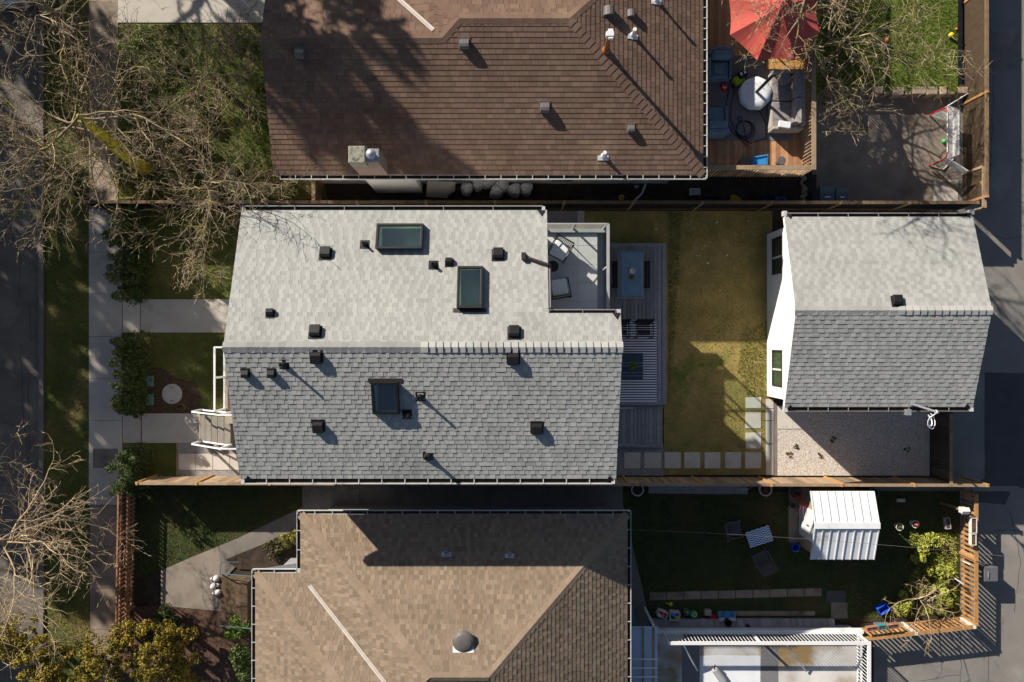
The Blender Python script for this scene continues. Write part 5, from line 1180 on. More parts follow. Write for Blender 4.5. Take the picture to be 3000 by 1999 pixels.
p = P(2225,1573,.5); t = thing('patio_table', 'low patio table with a blue and white zigzag top', 'table', (p.x,p.y,0)); a_ = math.radians(18)
mb = MB(); c_ = [(-.43,-.24),(.43,-.24),(.43,.24),(-.43,.24)]; mb.prism([(-.44,-.29),(.41,-.29),(.44,-.26),(.44,.26),(.41,.29),(-.44,.29)], .46, .5)
o = mb.build('tabletop', M['zigzag']); o.parent = t; o.rotation_euler.z = a_
for x, y in ((-.36,-.2),(.36,-.2),(.36,.2),(-.36,.2)):
    mb = MB(); mb.box(x-.02,x+.02,y-.02,y+.02,0,.459); o = mb.build('leg', M['black']); o.parent = t; o.rotation_euler.z = a_
p = P(2332,1606,.3); t = thing('bucket', 'bright blue bucket beside the shed wall', 'bucket', (p.x,p.y,0)); mb = MB(); mb.lathe([(.11,.01),(.145,.3),(.15,.3),(.15,.315),(.13,.315),(.10,.03)], (p.x,p.y,0), 24); mb.build('body', M['blue'], t); mb = MB(); mb.tube([(p.x-.145,p.y,.3),(p.x-.1,p.y-.13,.31),(p.x+.1,p.y-.13,.31),(p.x+.145,p.y,.3)], .008, 5); mb.build('handle', M['steel'], t)
def tub_ring(px, py, r_, h_, label, m_, leafm=None, lr=0):
    p = P(px,py,h_); return pot_plant('planter', label, Vector((p.x,p.y,0)), r_, h_, M[m_], M[leafm or 'leaf_olive'], lr, 60, .05, 'planter')
tub_ring(1868,1436,.22,.36,'large white rimmed planter at the grey fence near the house corner','pot_white')
tub_ring(2243,1436,.22,.36,'large white rimmed planter at the grey fence near the red maple','pot_white','leaf_red',.1)
tub_ring(2558,1447,.2,.3,'dark rimmed planter half hidden behind the shed','vent_brown')
tub_ring(2323,1482,.11,.25,'small dark pot left of the shed door','bin_grey')
tub_ring(2636,1545,.13,.28,'white pot standing alone right of the shed','pot_white','leaf_olive',.05); tub_ring(2682,1537,.13,.28,'white pot with a rusty plant right of the shed','pot_white','leaf_red',.08)
# little red maple in a pot
pm_ = P(2334,1452,.35); mp = pot_plant('red_maple', 'red twigged small maple in a dark pot by the shed', Vector((pm_.x,pm_.y,0)), .17, .32, M['bin_grey'], M['leaf_red'], 0, cat='potted tree')
mb = MB()
for i in range(26):
    w_ = R.uniform(0,2*PI); l_ = R.uniform(.25,.55); d_ = Vector((math.cos(w_),math.sin(w_)-.3,0)); b0 = Vector((pm_.x,pm_.y,.3)); pts = [b0, b0+Vector((0,0,.4)), b0+d_*l_*.5+Vector((0,0,.6)), b0+d_*l_+Vector((0,0,.45+R.uniform(-.1,.1)))]
    mb.tube(pts, [.012,.01,.007,.004], 4, R.uniform(-1,1))
mb.build('branches', M['leaf_red'], mp)
# stones, boxes, bins, mail box
mb = MB(); p = P(2640,1467,.1); mb.box(p.x-.15,p.x+.15,p.y-.06,p.y+.06,0,.12); tag(mb.build('concrete_block', M['paver'], bevel=.01), 'grey concrete block lying on the dark lawn above the white pots', 'block')
def flower_box(px, py, hx, hy, z, ang, label, m_='pot_white'):
    p = P(px,py,z+.16); t = thing('flower_box', label, 'planter', (p.x,p.y,z), 'flower boxes'); mb = MB(); tk=.018
    for ox, oy, ax, ay in ((0,-hy+tk/2,hx,tk/2),(0,hy-tk/2,hx,tk/2),(-hx+tk/2,0,tk/2,hy-tk),(hx-tk/2,0,tk/2,hy-tk)):
        c,s = math.cos(ang),math.sin(ang); mb.ob(p.x+c*ox-s*oy,p.y+s*ox+c*oy,ang,ax,ay,z+.002,z+.17)
    mb.build('box_side', M[m_], t); mb = MB(); mb.ob(p.x,p.y,ang,hx-tk-.002,hy-tk-.002,z+.002,z+.14); mb.build('potting_soil', M['mulch'], t)
flower_box(2854,1541,.10,.27,oh+.02,0,'longer white flower box on the orange lane fence'); flower_box(2853,1582,.09,.2,oh+.02,0,'shorter white flower box on the orange lane fence')
flower_box(2778,1535,.09,.2,.15,.1,'grey rimmed flower box on the ground inside the lane fence','siding_grey')
flower_box(2557,1844,.2,.075,oh+.02,.12,'left tan flower box on the bottom orange fence','terracotta'); flower_box(2586,1840,.13,.085,oh+.02,.12,'rounded pale green flower box on the bottom orange fence','teal'); flower_box(2618,1837,.2,.08,oh+.02,.12,'right tan flower box on the bottom orange fence','terracotta')
p = P(2831,1498,1.25); t = thing('bird_house', 'white bird house on a leaning post by the lane fence', 'bird house', (p.x-.1,p.y+.02,0)); mb = MB(); mb.box(p.x-.13,p.x+.08,p.y-.1,p.y+.1,1.0,1.25); mb.build('house_box', M['pot_white'], t, bevel=.01)
mb = MB(); mb.extr([(p.x-.16,p.y-.12,1.25),(p.x+.1,p.y-.12,1.25),(p.x+.1,p.y,1.33),(p.x-.16,p.y,1.33)],(0,0,-.02)); mb.extr([(p.x-.16,p.y,1.33),(p.x+.1,p.y,1.33),(p.x+.1,p.y+.12,1.25),(p.x-.16,p.y+.12,1.25)],(0,0,-.02)); mb.build('roof', M['pot_white'], t)
mb = MB(); mb.beam((p.x-.2,p.y+.02,0),(p.x-.03,p.y,1.0),.08,.08); mb.build('post', M['wood_grey'], t)
p = P(2590,1787,.28); t = thing('storage_tub', 'bright blue rectangular tub on the sunlit edge of the lower lawn', 'tub', (p.x,p.y,0)); mb = MB(); an=.55
for ox, oy, ax, ay in ((0,-.13,.2,.01),(0,.13,.2,.01),(-.19,0,.01,.118),(.19,0,.01,.118)):
    c,s = math.cos(an),math.sin(an); mb.ob(p.x+c*ox-s*oy,p.y+s*ox+c*oy,an,ax,ay,.012,.28)
mb.build('side', M['blue'], t); mb = MB(); mb.ob(p.x,p.y,an,.178,.118,.012,.05); mb.build('bottom', M['blue'], t)
p = P(2902,1683,.75); t = thing('wheelie_bin', 'grey wheeled bin in the lane outside the orange fence', 'bin', (p.x,p.y,0)); mb = MB()
mb.add([(p.x+a,p.y+b,z) for z,k in ((.05,.8),(.7,1)) for a,b in ((-.25*k,-.25*k),(.25*k,-.25*k),(.25*k,.25*k),(-.25*k,.25*k))], [[3,2,1,0],[4,5,6,7]]+[[i,(i+1)%4,4+(i+1)%4,4+i] for i in range(4)]); mb.build('body', M['bin_grey'], t); mb = MB(); mb.box(p.x-.25,p.x+.27,p.y-.27,p.y+.27,.702,.77); mb.build('lid', M['bin_grey'], t, bevel=.03)
mb = MB(); mb.tube([(p.x-.1,p.y-.12,.79),(p.x-.1,p.y+.1,.79)], .02, 6); mb.build('handle', M['steel'], t)
# stakes and pruned sapling
for i, (a, b, h_, lab) in enumerate((((2733,1798),(2732,1758),.9,'short white garden stake standing in the sunny weeds'),((2790,1690),(2822,1712),1.0,'white stake leaning toward the orange lane fence'),((2815,1642),(2842,1655),.7,'white slat resting against the lane fence post'))):
    p = P(*a,0.0); q = P(*b,h_); mb = MB(); mb.beam(p,q,.04,.03); tag(mb.build('garden_stake', M['pot_white']), lab, 'stake', 'white garden stakes')

# paving rows
pv = 0
for i in range(10):
    a = 1902+50.5*i; mb = MB(); yo = -i*1.3; mb.prism([(X(a)+.012,Y(1759+yo)),(X(a+50)-.012,Y(1759+yo)+.015),(X(a+50)-.012,Y(1736+yo)+.015),(X(a)+.012,Y(1736+yo))], -.02, .035, R.uniform(-.5,.3))
    if i < 10: tag(mb.build('path_paver', M['concrete_old']), 'dim grey paver in the row across the shaded lower lawn', 'paver', 'paver row on the lower lawn')
mb = MB(); mb.prism([(X(2420),Y(1764)),(X(2476),Y(1764)),(X(2476),Y(1730)),(X(2420),Y(1730))], -.02, .04); tag(mb.build('rubber_mat', M['asphalt_new']), 'dark mat at the end of the paver row', 'mat')
mb = MB(); mb.box(X(2434),X(2482),Y(1812),Y(1765),-.02,.03); tag(mb.build('path_paver', M['concrete_dark']), 'large dim slab below the dark mat', 'paver')
mb = MB(); x = X(2135)
mb.box(X(2100),X(2386),Y(1803),Y(1790),-.02,.06); tag(mb.build('timber_edging', M['concrete_old']), 'long pale timber edging beside the toys', 'edging')
# toys along the deck
def basket(px, py, ang, hx, hy, label, cols):
    p = P(px,py,.3); t = thing('toy_basket', label, 'basket', (p.x,p.y,0)); mb = MB(); c,s = math.cos(ang),math.sin(ang)
    for ox,oy,ax,ay in ((0,-hy,hx,.012),(0,hy,hx,.012),(-hx,0,.012,hy-.012),(hx,0,.012,hy-.012)): mb.ob(p.x+c*ox-s*oy,p.y+s*ox+c*oy,ang,ax,ay,.02,.3)
    mb.build('side', M['pot_white'], t)
    for k, cc in enumerate(cols): 
        mb = MB(); mb.ball((p.x+R.uniform(-.6,.6)*hx,p.y+R.uniform(-.6,.6)*hy,.24+R.uniform(0,.06)), R.uniform(.06,.1), 9, 6, .8, 0, .15); mb.build('toy', M[cc], t)
basket(1941,1802,-.35,.17,.11,'basket with red and white toys at the left end of the toy row',['red','pot_white','steel','yellow','red'])
basket(1978,1807,-.05,.17,.14,'pale basket holding green and purple toys',['lime','purple','sky_blue','green','purple'])
p = P(2013,1795,.3); pot_plant('toy_pail', 'round teal pail with an orange ball in it', Vector((p.x,p.y,0)), .11, .28, M['teal'], M['orange'], 0, cat='pail'); 
mb = MB(); mb.ball((p.x,p.y,.27),.06); tag(mb.build('toy_ball', M['orange']), 'orange ball inside the teal pail', 'ball')
p = P(2034,1803,.25); t = thing('toy_bag', 'green mesh toy bag leaning beside the teal pail', 'bag', (p.x,p.y,0)); mb = MB(); mb.ball((p.x,p.y,.14),.14,12,8,1,0,.12); mb.build('bag', M['teal'], t); mb = MB(); mb.torus((p.x,p.y+.03,.27),.08,.022); mb.build('rim', M['lime'], t)
p = P(2090,1810,.15); mb = MB(); mb.lathe([(.06,0),(.13,.14),(.135,.14),(.1,.05)], (p.x,p.y,0), 20); tag(mb.build('bowl', M['red']), 'red bowl in the toy row left of the inflatable seats', 'bowl')
p = P(2075,1797,.2); mb = MB(); mb.box(p.x-.12,p.x+.12,p.y-.1,p.y+.1,0,.2); tag(mb.build('toy_box', M['wicker'], bevel=.015), 'small tan box behind the red bowl', 'box')
for px, lab in ((2119,'pale blue inflatable toy seat next to the red bowl'),(2145,'pale blue inflatable toy seat at the right end of the toy row')):
    p = P(px,1806,.2); t = thing('inflatable_chair', lab, 'toy seat', (p.x,p.y,0), 'inflatable toy seats'); mb = MB()
    for s in (-1,1): mb.tube([(p.x+s*.11,p.y+.15,.13),(p.x+s*.11,p.y-.12,.13)], .05, 10)
    mb.build('arm', M['sky_blue'], t); mb = MB(); mb.box(p.x-.14,p.x+.14,p.y-.2,p.y-.09,.03,.2); mb.build('backrest', M['pot_white'], t, bevel=.03); mb = MB(); mb.box(p.x-.06,p.x+.06,p.y-.088,p.y+.14,.02,.09); mb.build('seat', M['blue_fabric'], t)
p = P(2136,1829,.5); t = thing('bucket', 'black bucket on the pale boards near the white deck', 'bucket', (p.x,p.y,0)); mb = MB(); mb.lathe([(.10,.14),(.125,.42),(.13,.42),(.115,.42),(.09,.17)], (p.x,p.y,0), 22); mb.build('body', M['black_plastic'], t)
mb = MB(); p = P(2192,1837,.2); mb.ob(p.x,p.y,.7,.06,.1,.14,.22); tag(mb.build('watering_nozzle', M['black_plastic'], bevel=.03), 'small dark gadget on the pale boards right of the black bucket', 'gadget')
p = P(1966,1771,.04); mb = MB(); mb.ob(p.x,p.y,.1,.05,.07,.02,.05); mb.ob(p.x-.12,p.y+.02,-.4,.08,.015,.02,.05); tag(mb.build('toy_spade', M['lime']), 'lime green toy spade on the grass above the baskets', 'toy')
mb = MB(); p = P(2195,1425,.4); 
for s in (-.1,.1): mb.tube([(p.x+s,p.y+.1,.7),(p.x+s*1.3,p.y-.15,.02)], .02, 6)
mb.box(p.x-.25,p.x+.1,p.y-.2,p.y-.17,.0,.04); tag(mb.build('folded_stand', M['steel']), 'pale metal folding stand leaning on the grey fence', 'stand')
# pale boards and white deck
dw = thing('white_deck', 'raised concrete deck with white metal railings', 'deck', (9.5,-12.6,0)); wz = .9
mb = MB(); x = X(1915,.12)
while x < X(2450,.12): mb.prism([(x,Y(1852,.12)),(x+.105,Y(1852,.12)),(x+.105-.07,Y(1815,.12)),(x-.07,Y(1815,.12))], .0, .13, R.uniform(-1,1)); x += .111
tag(mb.build('board_walk', M['fascia_pink']), 'strip of pale boards between the toys and the white deck', 'boardwalk')
mb = MB(); a0, a1 = X(1925,wz), X(2521,wz); yT = Y(1857,wz); mb.box(a0,a1,-17,yT,wz-.2,wz); mb.build('deck_floor', M['concrete_white'], dw)
mb = MB(); mb.box(a0,a1-.03,-17,yT-.03,-.02,wz-.201); mb.build('deck_base', M['siding_grey'], dw)
mb = MB(); mb.box(X(1925,wz),X(2530,wz),yT+.002,yT+.12,wz-.22,wz+.02); mb.box(a1+.002,a1+.06,-17,yT,wz-.22,wz+.02); mb.build('fascia', M['white'], dw)
rT = wz+.95; yR, xR = Y(1886,rT), X(2547,rT)
mb = MB(); mb.box(X(1957,rT),xR+.06,yR-.055,yR+.055,rT-.05,rT); mb.box(xR-.06,xR+.06,-17,yR-.057,rT-.05,rT); mb.build('top_rail', M['white'], dw)
mb = MB(); x = X(1962,rT); yq = yR
while x < xR: mb.box(x-.009,x+.009,yq-.009,yq+.009,wz+.06,rT-.05); x += .122
y = yR-.12
while y > -16: mb.box(xR-.009,xR+.009,y-.009,y+.009,wz+.06,rT-.05); y -= .122
mb.box(X(1962,rT),xR,yq-.02,yq+.02,wz+.04,wz+.07); mb.box(xR-.02,xR+.02,-16,yR-.03,wz+.04,wz+.07); mb.build('baluster', M['white'], dw)
for x, y in ((X(2230,rT),yR),(xR,yR),(X(1960,rT),yR)): mb = MB(); mb.box(x-.03,x+.03,y-.03,y+.03,wz,rT-.05); mb.build('post', M['white'], dw)
mb = MB(); mb.tube([P(2003,1892,rT-.1),P(2043,1966,wz+.1)], .028, 8); mb.tube([P(2304,1890,rT-.1),P(2362,1968,wz+.1)], .028, 8); mb.build('brace', M['white'], dw)
mb = MB(); mb.box(X(2050,wz),X(2227,wz),Y(1999,wz)-1,Y(1922,wz),wz+.003,wz+.012); tag(mb.build('white_mat', M['white_cloth']), 'pale mat on the white railed deck', 'mat')
mb = MB(); mb.box(X(1998,wz),X(2049,wz),-15,Y(1885,wz)-.1,wz+.002,wz+.006); tag(mb.build('dark_mat', M['rug_grey']), 'dark strip of matting on the white railed deck', 'mat')
p = P(2105,1975,1.2); t = thing('golf_bag', 'long grey bag lying on the pale mat', 'bag', (p.x,p.y,wz)); mb = MB(); mb.tube([(p.x-.1,p.y+.12,wz+.18),(p.x+.2,p.y-.3,wz+.16),(p.x+.5,p.y-.8,wz+.16)], [.13,.14,.11], 14); mb.build('bag_body', M['siding_grey'], t); mb = MB(); mb.tube([(p.x-.12,p.y+.1,wz+.2),(p.x-.14,p.y+.35,wz+.35),(p.x-.02,p.y+.2,wz+.2)], .02, 6); mb.build('strap', M['black'], t)
mb = MB(); mb.box(X(2003,wz),a1-.02,Y(1893,wz),Y(1860,wz),wz+.0075,wz+.0115); tag(mb.build('deck_edge_shade', M['asphalt_new']), 'dark strip added for the shade behind the white balusters of the deck', 'strip')  # flat dark strip laid on the floor in place of the shade behind the rail
mb = MB(); mb.box(X(2229,wz),X(2280,wz),-15,Y(1897,wz),wz+.002,wz+.006); tag(mb.build('dark_mat', M['rug_grey']), 'grey strip of matting in the middle of the white railed deck', 'mat')
cn = thing('glass_canopy', 'translucent blue canopy with tan battens beside the tan roof', 'canopy', (5.2,-12.4,0)); cz = 2.1
mb = MB(); mb.box(X(1846,cz),X(1926,cz),-17,Y(1836,cz),cz-.012,cz); mb.build('canopy_sheet', M['canopy'], cn)
for a in (1884,1914):
    mb = MB(); mb.box(X(a-2.4,cz),X(a+2.4,cz),-17,Y(1838,cz),cz+.002,cz+.05); mb.build('batten', M['wood_tan'], cn)
for y in (-10.75,-11.05,-11.35,-12.2,-13.1,-14.2): mb = MB(); mb.box(X(1846,cz),X(1926,cz),y-.02,y+.02,cz+.051,cz+.075); mb.build('crossbar', M['white'], cn)
for y in (Y(1845,cz),-15): mb = MB(); mb.box(X(1920,cz)-.04,X(1920,cz)+.04,y-.04,y+.04,0,cz-.1); mb.build('post', M['white'], cn)
mb = MB(); mb.box(X(1905),X(1925),-17,Y(1840),-.02,.03); tag(mb.build('concrete_slab', M['concrete_dark']), 'narrow concrete slab under the blue canopy', 'slab')
mb = MB(); mb.extr([P(1843,1778,1.1),P(1852,1778,1.1),P(1863,1838,.1),P(1846,1838,.1)],(0,0,-.03)); tag(mb.build('leaning_panel', M['teal']), 'teal panel leaning against the wall of the tan roof house', 'panel')

# overhead wire
wi = MB(); a, b = P(1842,1553,3.3), P(3500,1692,7.5); wi.tube([a.lerp(b,i/24)-Vector((0,0,.8*(1-(2*i/24-1)**2))) for i in range(25)], .0045, 4); tag(wi.build('overhead_wire', M['vent_brown']), 'thin overhead wire crossing above the shed roof', 'wire')

# parked car at the kerb
cr = thing('parked_car', 'pale car parked at the kerb under the bare trees', 'car', (-18.25,14.2,0)); x0, x1, y0, y1 = -19.1, -17.42, 12.0, 16.4
mb = MB(); mb.box(x0,x1,y0,y1,.3,.85); mb.build('body', M['carwhite'], cr, bevel=.12)
mb = MB(); b_ = [(x0+.06,y0+.1,.84),(x1-.06,y0+.1,.84),(x1-.06,y0+3.2,.84),(x0+.06,y0+3.2,.84)]; tq = [(x0+.2,y0+.5,1.45),(x1-.2,y0+.5,1.45),(x1-.2,y0+2.3,1.45),(x0+.2,y0+2.3,1.45)]
mb.add(b_+tq, [[4,5,6,7]]+[[i,(i+1)%4,4+(i+1)%4,4+i] for i in range(4)]); mb.build('cabin', M['glass_dark'], cr)
mb = MB(); mb.box(x0+.22,x1-.22,y0+.52,y0+2.28,1.452,1.49); mb.build('roof_panel', M['carwhite'], cr, bevel=.02)
for s in (x0+.15,x1-.15): mb = MB(); mb.box(s-.12,s+.12,y0-.02,y0+.12,.6,.8); mb.build('tail_light', M['taillight'], cr)
for x in (x0+.02,x1-.02):
    for y in (y0+.8,y1-.8):
        mb = MB(); n=18; vs=[(x+dx,y+.31*math.cos(2*PI*k/n),.31+.31*math.sin(2*PI*k/n)) for dx in (-.09,.09) for k in range(n)]; mb.add(vs,[list(range(n)),list(range(n,2*n))[::-1]]+[[k,(k+1)%n,n+(k+1)%n,n+k] for k in range(n)]); mb.build('wheel', M['rubber'], cr)

# ================================================================ TREES
def grow_tree(name, label, base, seed, trunk_to, r0, limbs, L, n2=8, n3=6, n4=3, zmax=8., zmin=2.0, mt=None, mtw=None, trunk_m=None, group='bare trees', elev=(.05,.6), azim=None, droop=0., kind=None, cat='tree', tw=.010, limb_r=.42):
    rg_ = random.Random(seed); T, B = MB(), MB()
    def path(p, d, Ln, n, jit, upk):
        pts = [Vector(p)]; d = Vector(d).normalized(); st = Ln/n
        for i in range(n):
            d = d + Vector((rg_.gauss(0,jit), rg_.gauss(0,jit), rg_.gauss(0,jit*.7)+upk))
            q = pts[-1]
            if q.z > zmax and d.z > 0: d.z = -.1
            if q.z < zmin and d.z < 0: d.z = abs(d.z)*.4
            d.normalize(); pts.append(q+d*st)
        return pts
    def at(pts, t):
        f = t*(len(pts)-1); i = min(int(f), len(pts)-2); return pts[i].lerp(pts[i+1], f-i), (pts[i+1]-pts[i]).normalized()
    def side(d, lo, hi):
        a = d.orthogonal().normalized(); a.rotate(Quaternion(d, rg_.uniform(0,2*PI))); w = rg_.uniform(lo,hi)
        v = d*math.cos(w)+a*math.sin(w); v.z *= .75; return v
    b = Vector(base); top = Vector(trunk_to)
    mid = b.lerp(top,.5)+Vector((rg_.uniform(-.12,.12),rg_.uniform(-.12,.12),0)); tp = [b-Vector((0,0,.1)), b.lerp(mid,.5), mid, mid.lerp(top,.5)+Vector((.05,-.04,0)), top]
    TR = MB(); TR.tube(tp, [r0*1.35, r0*1.05, r0, r0*.8, r0*.2], 14)
    def child(p, d, Ln, r, lev):
        n = max(3, int(Ln/(.34 if lev < 2 else .2))); pts = path(p, d, Ln, n, (.24,.27,.25,.25)[lev], (.02,.0,.02,.02)[lev]-droop)
        m = len(pts)-1; rad = [max(tw*.5, r*(1-.72*i/m)) for i in range(m+1)]
        (T if lev == 0 else B).tube(pts, rad, (8,5,4,3)[lev], rg_.uniform(-1,1), False)
        if lev >= 3: return
        cnt = (n2, n3, n4)[lev]
        for c in range(cnt):
            t = rg_.uniform(.08, 1) if c else 1.0
            q, dd = at(pts, min(t,.999)); rr = max(tw, r*(1-.72*t)*(.62,.6,.7)[lev])
            Lc = Ln*(.5,.46,.5)[lev]*rg_.uniform(.55,1.2)*(1.15-.45*t)
            child(q, side(dd, .55, 1.35) if c else dd, max(.12,Lc), rr, lev+1)
    for k in range(limbs):
        t = rg_.uniform(.45, 1) if k else 1; q, dd = at(tp, t)
        w = (2*PI*(k+rg_.uniform(-.35,.35))/limbs) if azim is None else azim[k % len(azim)]+rg_.uniform(-.25,.25)
        e = rg_.uniform(*elev); child(q, (math.cos(w)*math.cos(e), math.sin(w)*math.cos(e), math.sin(e)), L*rg_.uniform(.7,1.1), r0*limb_r*rg_.uniform(.7,1.1), 0)
    t = thing(name, label, cat, (b.x,b.y,b.z), group)
    if kind: t['kind'] = kind
    TR.build('trunk', trunk_m or M['bark'], t, smooth=True); T.build('limbs', mt or M['bark'], t, smooth=True); B.build('twigs', mtw or M['twig'], t)
    return t
grow_tree('bare_tree', 'bare tree with a yellow lichen covered trunk in front of the brown roof house', P(432,503), 3, P(228,338,5.0), .21, 12, 3.7, 10, 6, 2, zmax=6.8, elev=(-.35,.45), trunk_m=M['bark_moss'], tw=.008, limb_r=.22)
grow_tree('bare_tree', 'tangled bare street tree in the upper left corner over the road', P(196,110), 5, P(120,0,4.6), .14, 12, 3.7, 10, 6, 2, zmax=6.8, elev=(-.3,.5), tw=.008, limb_r=.22)
grow_tree('bare_tree', 'smaller bare tree among the green shrubs left of the brown roof', P(640,250), 8, P(610,215,3.4), .09, 12, 2.8, 10, 7, 2, zmax=5.2, elev=(-.1,.6), tw=.0078, limb_r=.25)
grow_tree('bare_tree', 'thin bare tree whose twigs overhang the dark hedge above the front path', P(640,588), 9, (-8.9,4.6,6.0), .09, 14, 2.9, 10, 7, 2, zmax=8.2, zmin=3.2, elev=(-.1,.5), tw=.0078, limb_r=.25)
grow_tree('bare_tree', 'bare street tree half way down the grass verge, over the kerb', P(215,560), 12, P(150,470,4.4), .12, 11, 3.2, 10, 6, 2, zmax=6.0, elev=(-.2,.4), tw=.008, limb_r=.22, azim=[2.6,3.4,4.0,4.9,5.6,.2,1.0,1.8])
grow_tree('bare_tree', 'pale tan bare tree reaching in from the lower left edge', P(120,1548), 15, P(-30,1592,4.6), .14, 13, 3.5, 10, 6, 2, zmax=6.2, elev=(-.2,.35), mt=M['twig_tan'], mtw=M['twig_tan'], tw=.008, limb_r=.25, azim=[.0,.6,1.1,-.3,-.8,1.7,2.6,-1.4,.25,-.5])
grow_tree('bare_tree', 'grey bare tree on the raised lawn beside the red parasol', P(2505,165,.45), 19, P(2430,120,3.0), .11, 14, 3.7, 11, 7, 2, zmax=4.6, zmin=1.8, elev=(-.3,.35), tw=.0078, limb_r=.34)
grow_tree('bare_tree', 'bare tree whose twigs hang over the top of the red parasol', P(2090,-20), 23, (8.3,9.9,7.6), .12, 13, 3.0, 9, 6, 2, zmax=10.0, elev=(-.3,.8), tw=.0078, zmin=4.8, limb_r=.36)
grow_tree('pruned_sapling', 'pruned thin sapling with spreading canes in the sunny corner of the lower yard', P(2735,1785), 27, P(2690,1755,.9), .045, 8, 1.3, 4, 3, 2, zmax=1.6, zmin=.4, elev=(.1,.7), mt=M['twig_tan'], mtw=M['twig_tan'], tw=.006, group=None, limb_r=.5)
# trees of the street outside the picture, whose shade falls into it
def far_row():
    rg_ = random.Random(99); V, T_ = [], []; mb = MB()
    for x, y, h, r in ((-29,15.5,13.9,2.9),(-29.5,11.8,13.4,2.3),(-30,8,12.5,2.7),(-29.5,4.5,11.5,2.5),(-31,-.5,12,2.6),(-32,-6.5,11,2.6),(-28,21,12,2.8),(-36,-13,11,3.0),(-17.6,18.0,14.1,1.7),(-19.5,20.6,15,2.0),(-15.6,20.2,14.1,1.5),(-14.9,17.2,14.1,1.4)):
        mb.tube([(x,y,0),(x,y,h*.9)], [.22,.08], 8)
        for k in range(9):
            z = h*((.22 if h < 14 else .5)+(.08 if h < 14 else .052)*k); rr = r*(1.0-.055*k); v, to = leaves((x+rg_.uniform(-.3,.3),y+rg_.uniform(-.3,.3),z), rr*(1.15 if h < 14 else 1), 320 if h < 14 else 130, .30 if h < 14 else .24, rg_.randint(0,9999), .28); V.append(v); T_.append(to)
    o = np_mesh('distant_trees', np.concatenate(V), 4, np.concatenate(T_), M['leaf_hedge'])
    tag(o, 'row of dark trees standing across the road beyond the picture', 'trees', kind='stuff')
far_row()
grow_tree('street_tree', 'tall bare tree standing up the street beyond the picture', (-16.2,18.3,0), 31, (-16,18.1,8), .24, 13, 3.6, 10, 6, 2, zmax=13, zmin=6, elev=(.1,1.0), tw=.024)
grow_tree('street_tree', 'wide bare tree further up the street beyond the picture', (-13.6,16.4,0), 37, (-13.5,16.3,7), .2, 11, 2.8, 9, 6, 2, zmax=10, zmin=6, elev=(.1,.9), tw=.024)

# ---- shrubs and hedges
def shrub(name, label, blobs, m, size, cat='shrub', group=None, stem=True, seed=0, flat=.75):
    cx = sum(b[0] for b in blobs)/len(blobs); cy = sum(b[1] for b in blobs)/len(blobs)
    t = thing(name, label, cat, (cx,cy,0), group); V, T_ = [], []
    for i, (x,y,z,r,n) in enumerate(blobs): v, to = leaves((x,y,z), r, n, size, seed*131+i, flat); V.append(v); T_.append(np.clip(to*.7+R.uniform(-.35,.35),-1,1))
    np_mesh('foliage', np.concatenate(V), 4, np.concatenate(T_), m, t)
    if stem:
        mb = MB()
        for (x,y,z,r,n) in blobs: mb.tube([(x*.6+cx*.4,y*.6+cy*.4,0),(x,y,z)], [.03,.012], 5)
        mb.build('stem', M['bark'], t)
    return t
def hedge(label, px0, px1, py0, py1, seed, h=1.95):
    rg_ = random.Random(seed); bl = []; y = py0+12
    while y < py1:
        for px, hh in ((402+rg_.uniform(-7,7), h), (424+rg_.uniform(-8,8), h*.62)):
            bx, by, hk = X(px), Y(y+rg_.uniform(-6,6)), hh*rg_.uniform(.78,1.08); lx, ly = rg_.uniform(-.12,.08), rg_.uniform(-.1,.1)
            n_ = 6
            for k in range(n_):
                t = (k+.5)/n_; bl.append((bx+lx*t+rg_.uniform(-.07,.07), by+ly*t+rg_.uniform(-.07,.07), .12+t*hk*.92, (.34*(1-t)**.8+.09)*rg_.uniform(.85,1.15), int(230*(1-.55*t))))
            for k in range(4):
                t = rg_.uniform(.35,.95); a = rg_.uniform(0,2*PI); q = .32*(1-t)+.1; bl.append((bx+q*math.cos(a), by+q*math.sin(a), t*hk, .08, 60))
        y += rg_.uniform(27,36)
    shrub('hedge', label, bl, M['leaf_hedge'], .042, 'hedge', 'yew hedges along the sidewalk', stem=False, seed=seed, flat=.95)
hedge('dark green hedge between the two front paths, beside the round lid', 326, 440, 990, 1212, 1); hedge('dark green hedge below the lower front path', 322, 430, 1318, 1425, 2); hedge('dark green hedge under the bare twigs above the upper front path', 326, 430, 625, 872, 3)
def mound(label, px, py, r, z, m, n=900, seed=0, name='shrub', size=.05, group='garden shrubs', k=7):
    rg_ = random.Random(seed); c = P(px,py,z); bl = []
    for i in range(k):
        a = rg_.uniform(0,2*PI); q = r*rg_.uniform(.1,.85); bl.append((c.x+q*math.cos(a), c.y+q*math.sin(a), max(.12,z*rg_.uniform(.55,1.0)*(1-.3*q/r)), r*rg_.uniform(.3,.48), n//k))
    return shrub(name, label, bl, M[m], size, 'shrub', group, seed=seed+50)
mound('dense green shrub beside the sidewalk below the pale path', 385, 130, .75, 1.2, 'leaf_moss', 1800, 1); mound('deep green shrub by the corner of the brown roof', 720, 120, .8, 1.2, 'leaf_moss', 1700, 2)
mound('mossy green shrub under the middle of the bare branches', 540, 290, .7, .8, 'leaf_moss', 1400, 3); mound('fine green shrub along the wall of the brown roof house', 760, 270, .8, 1.0, 'leaf_moss', 1700, 4)
mound('second fine green shrub along the wall of the brown roof house', 790, 380, .7, 1.0, 'leaf_moss', 1500, 5); mound('olive shrub next to the dark board fence under the twigs', 770, 545, .75, .8, 'leaf_olive', 1500, 6)
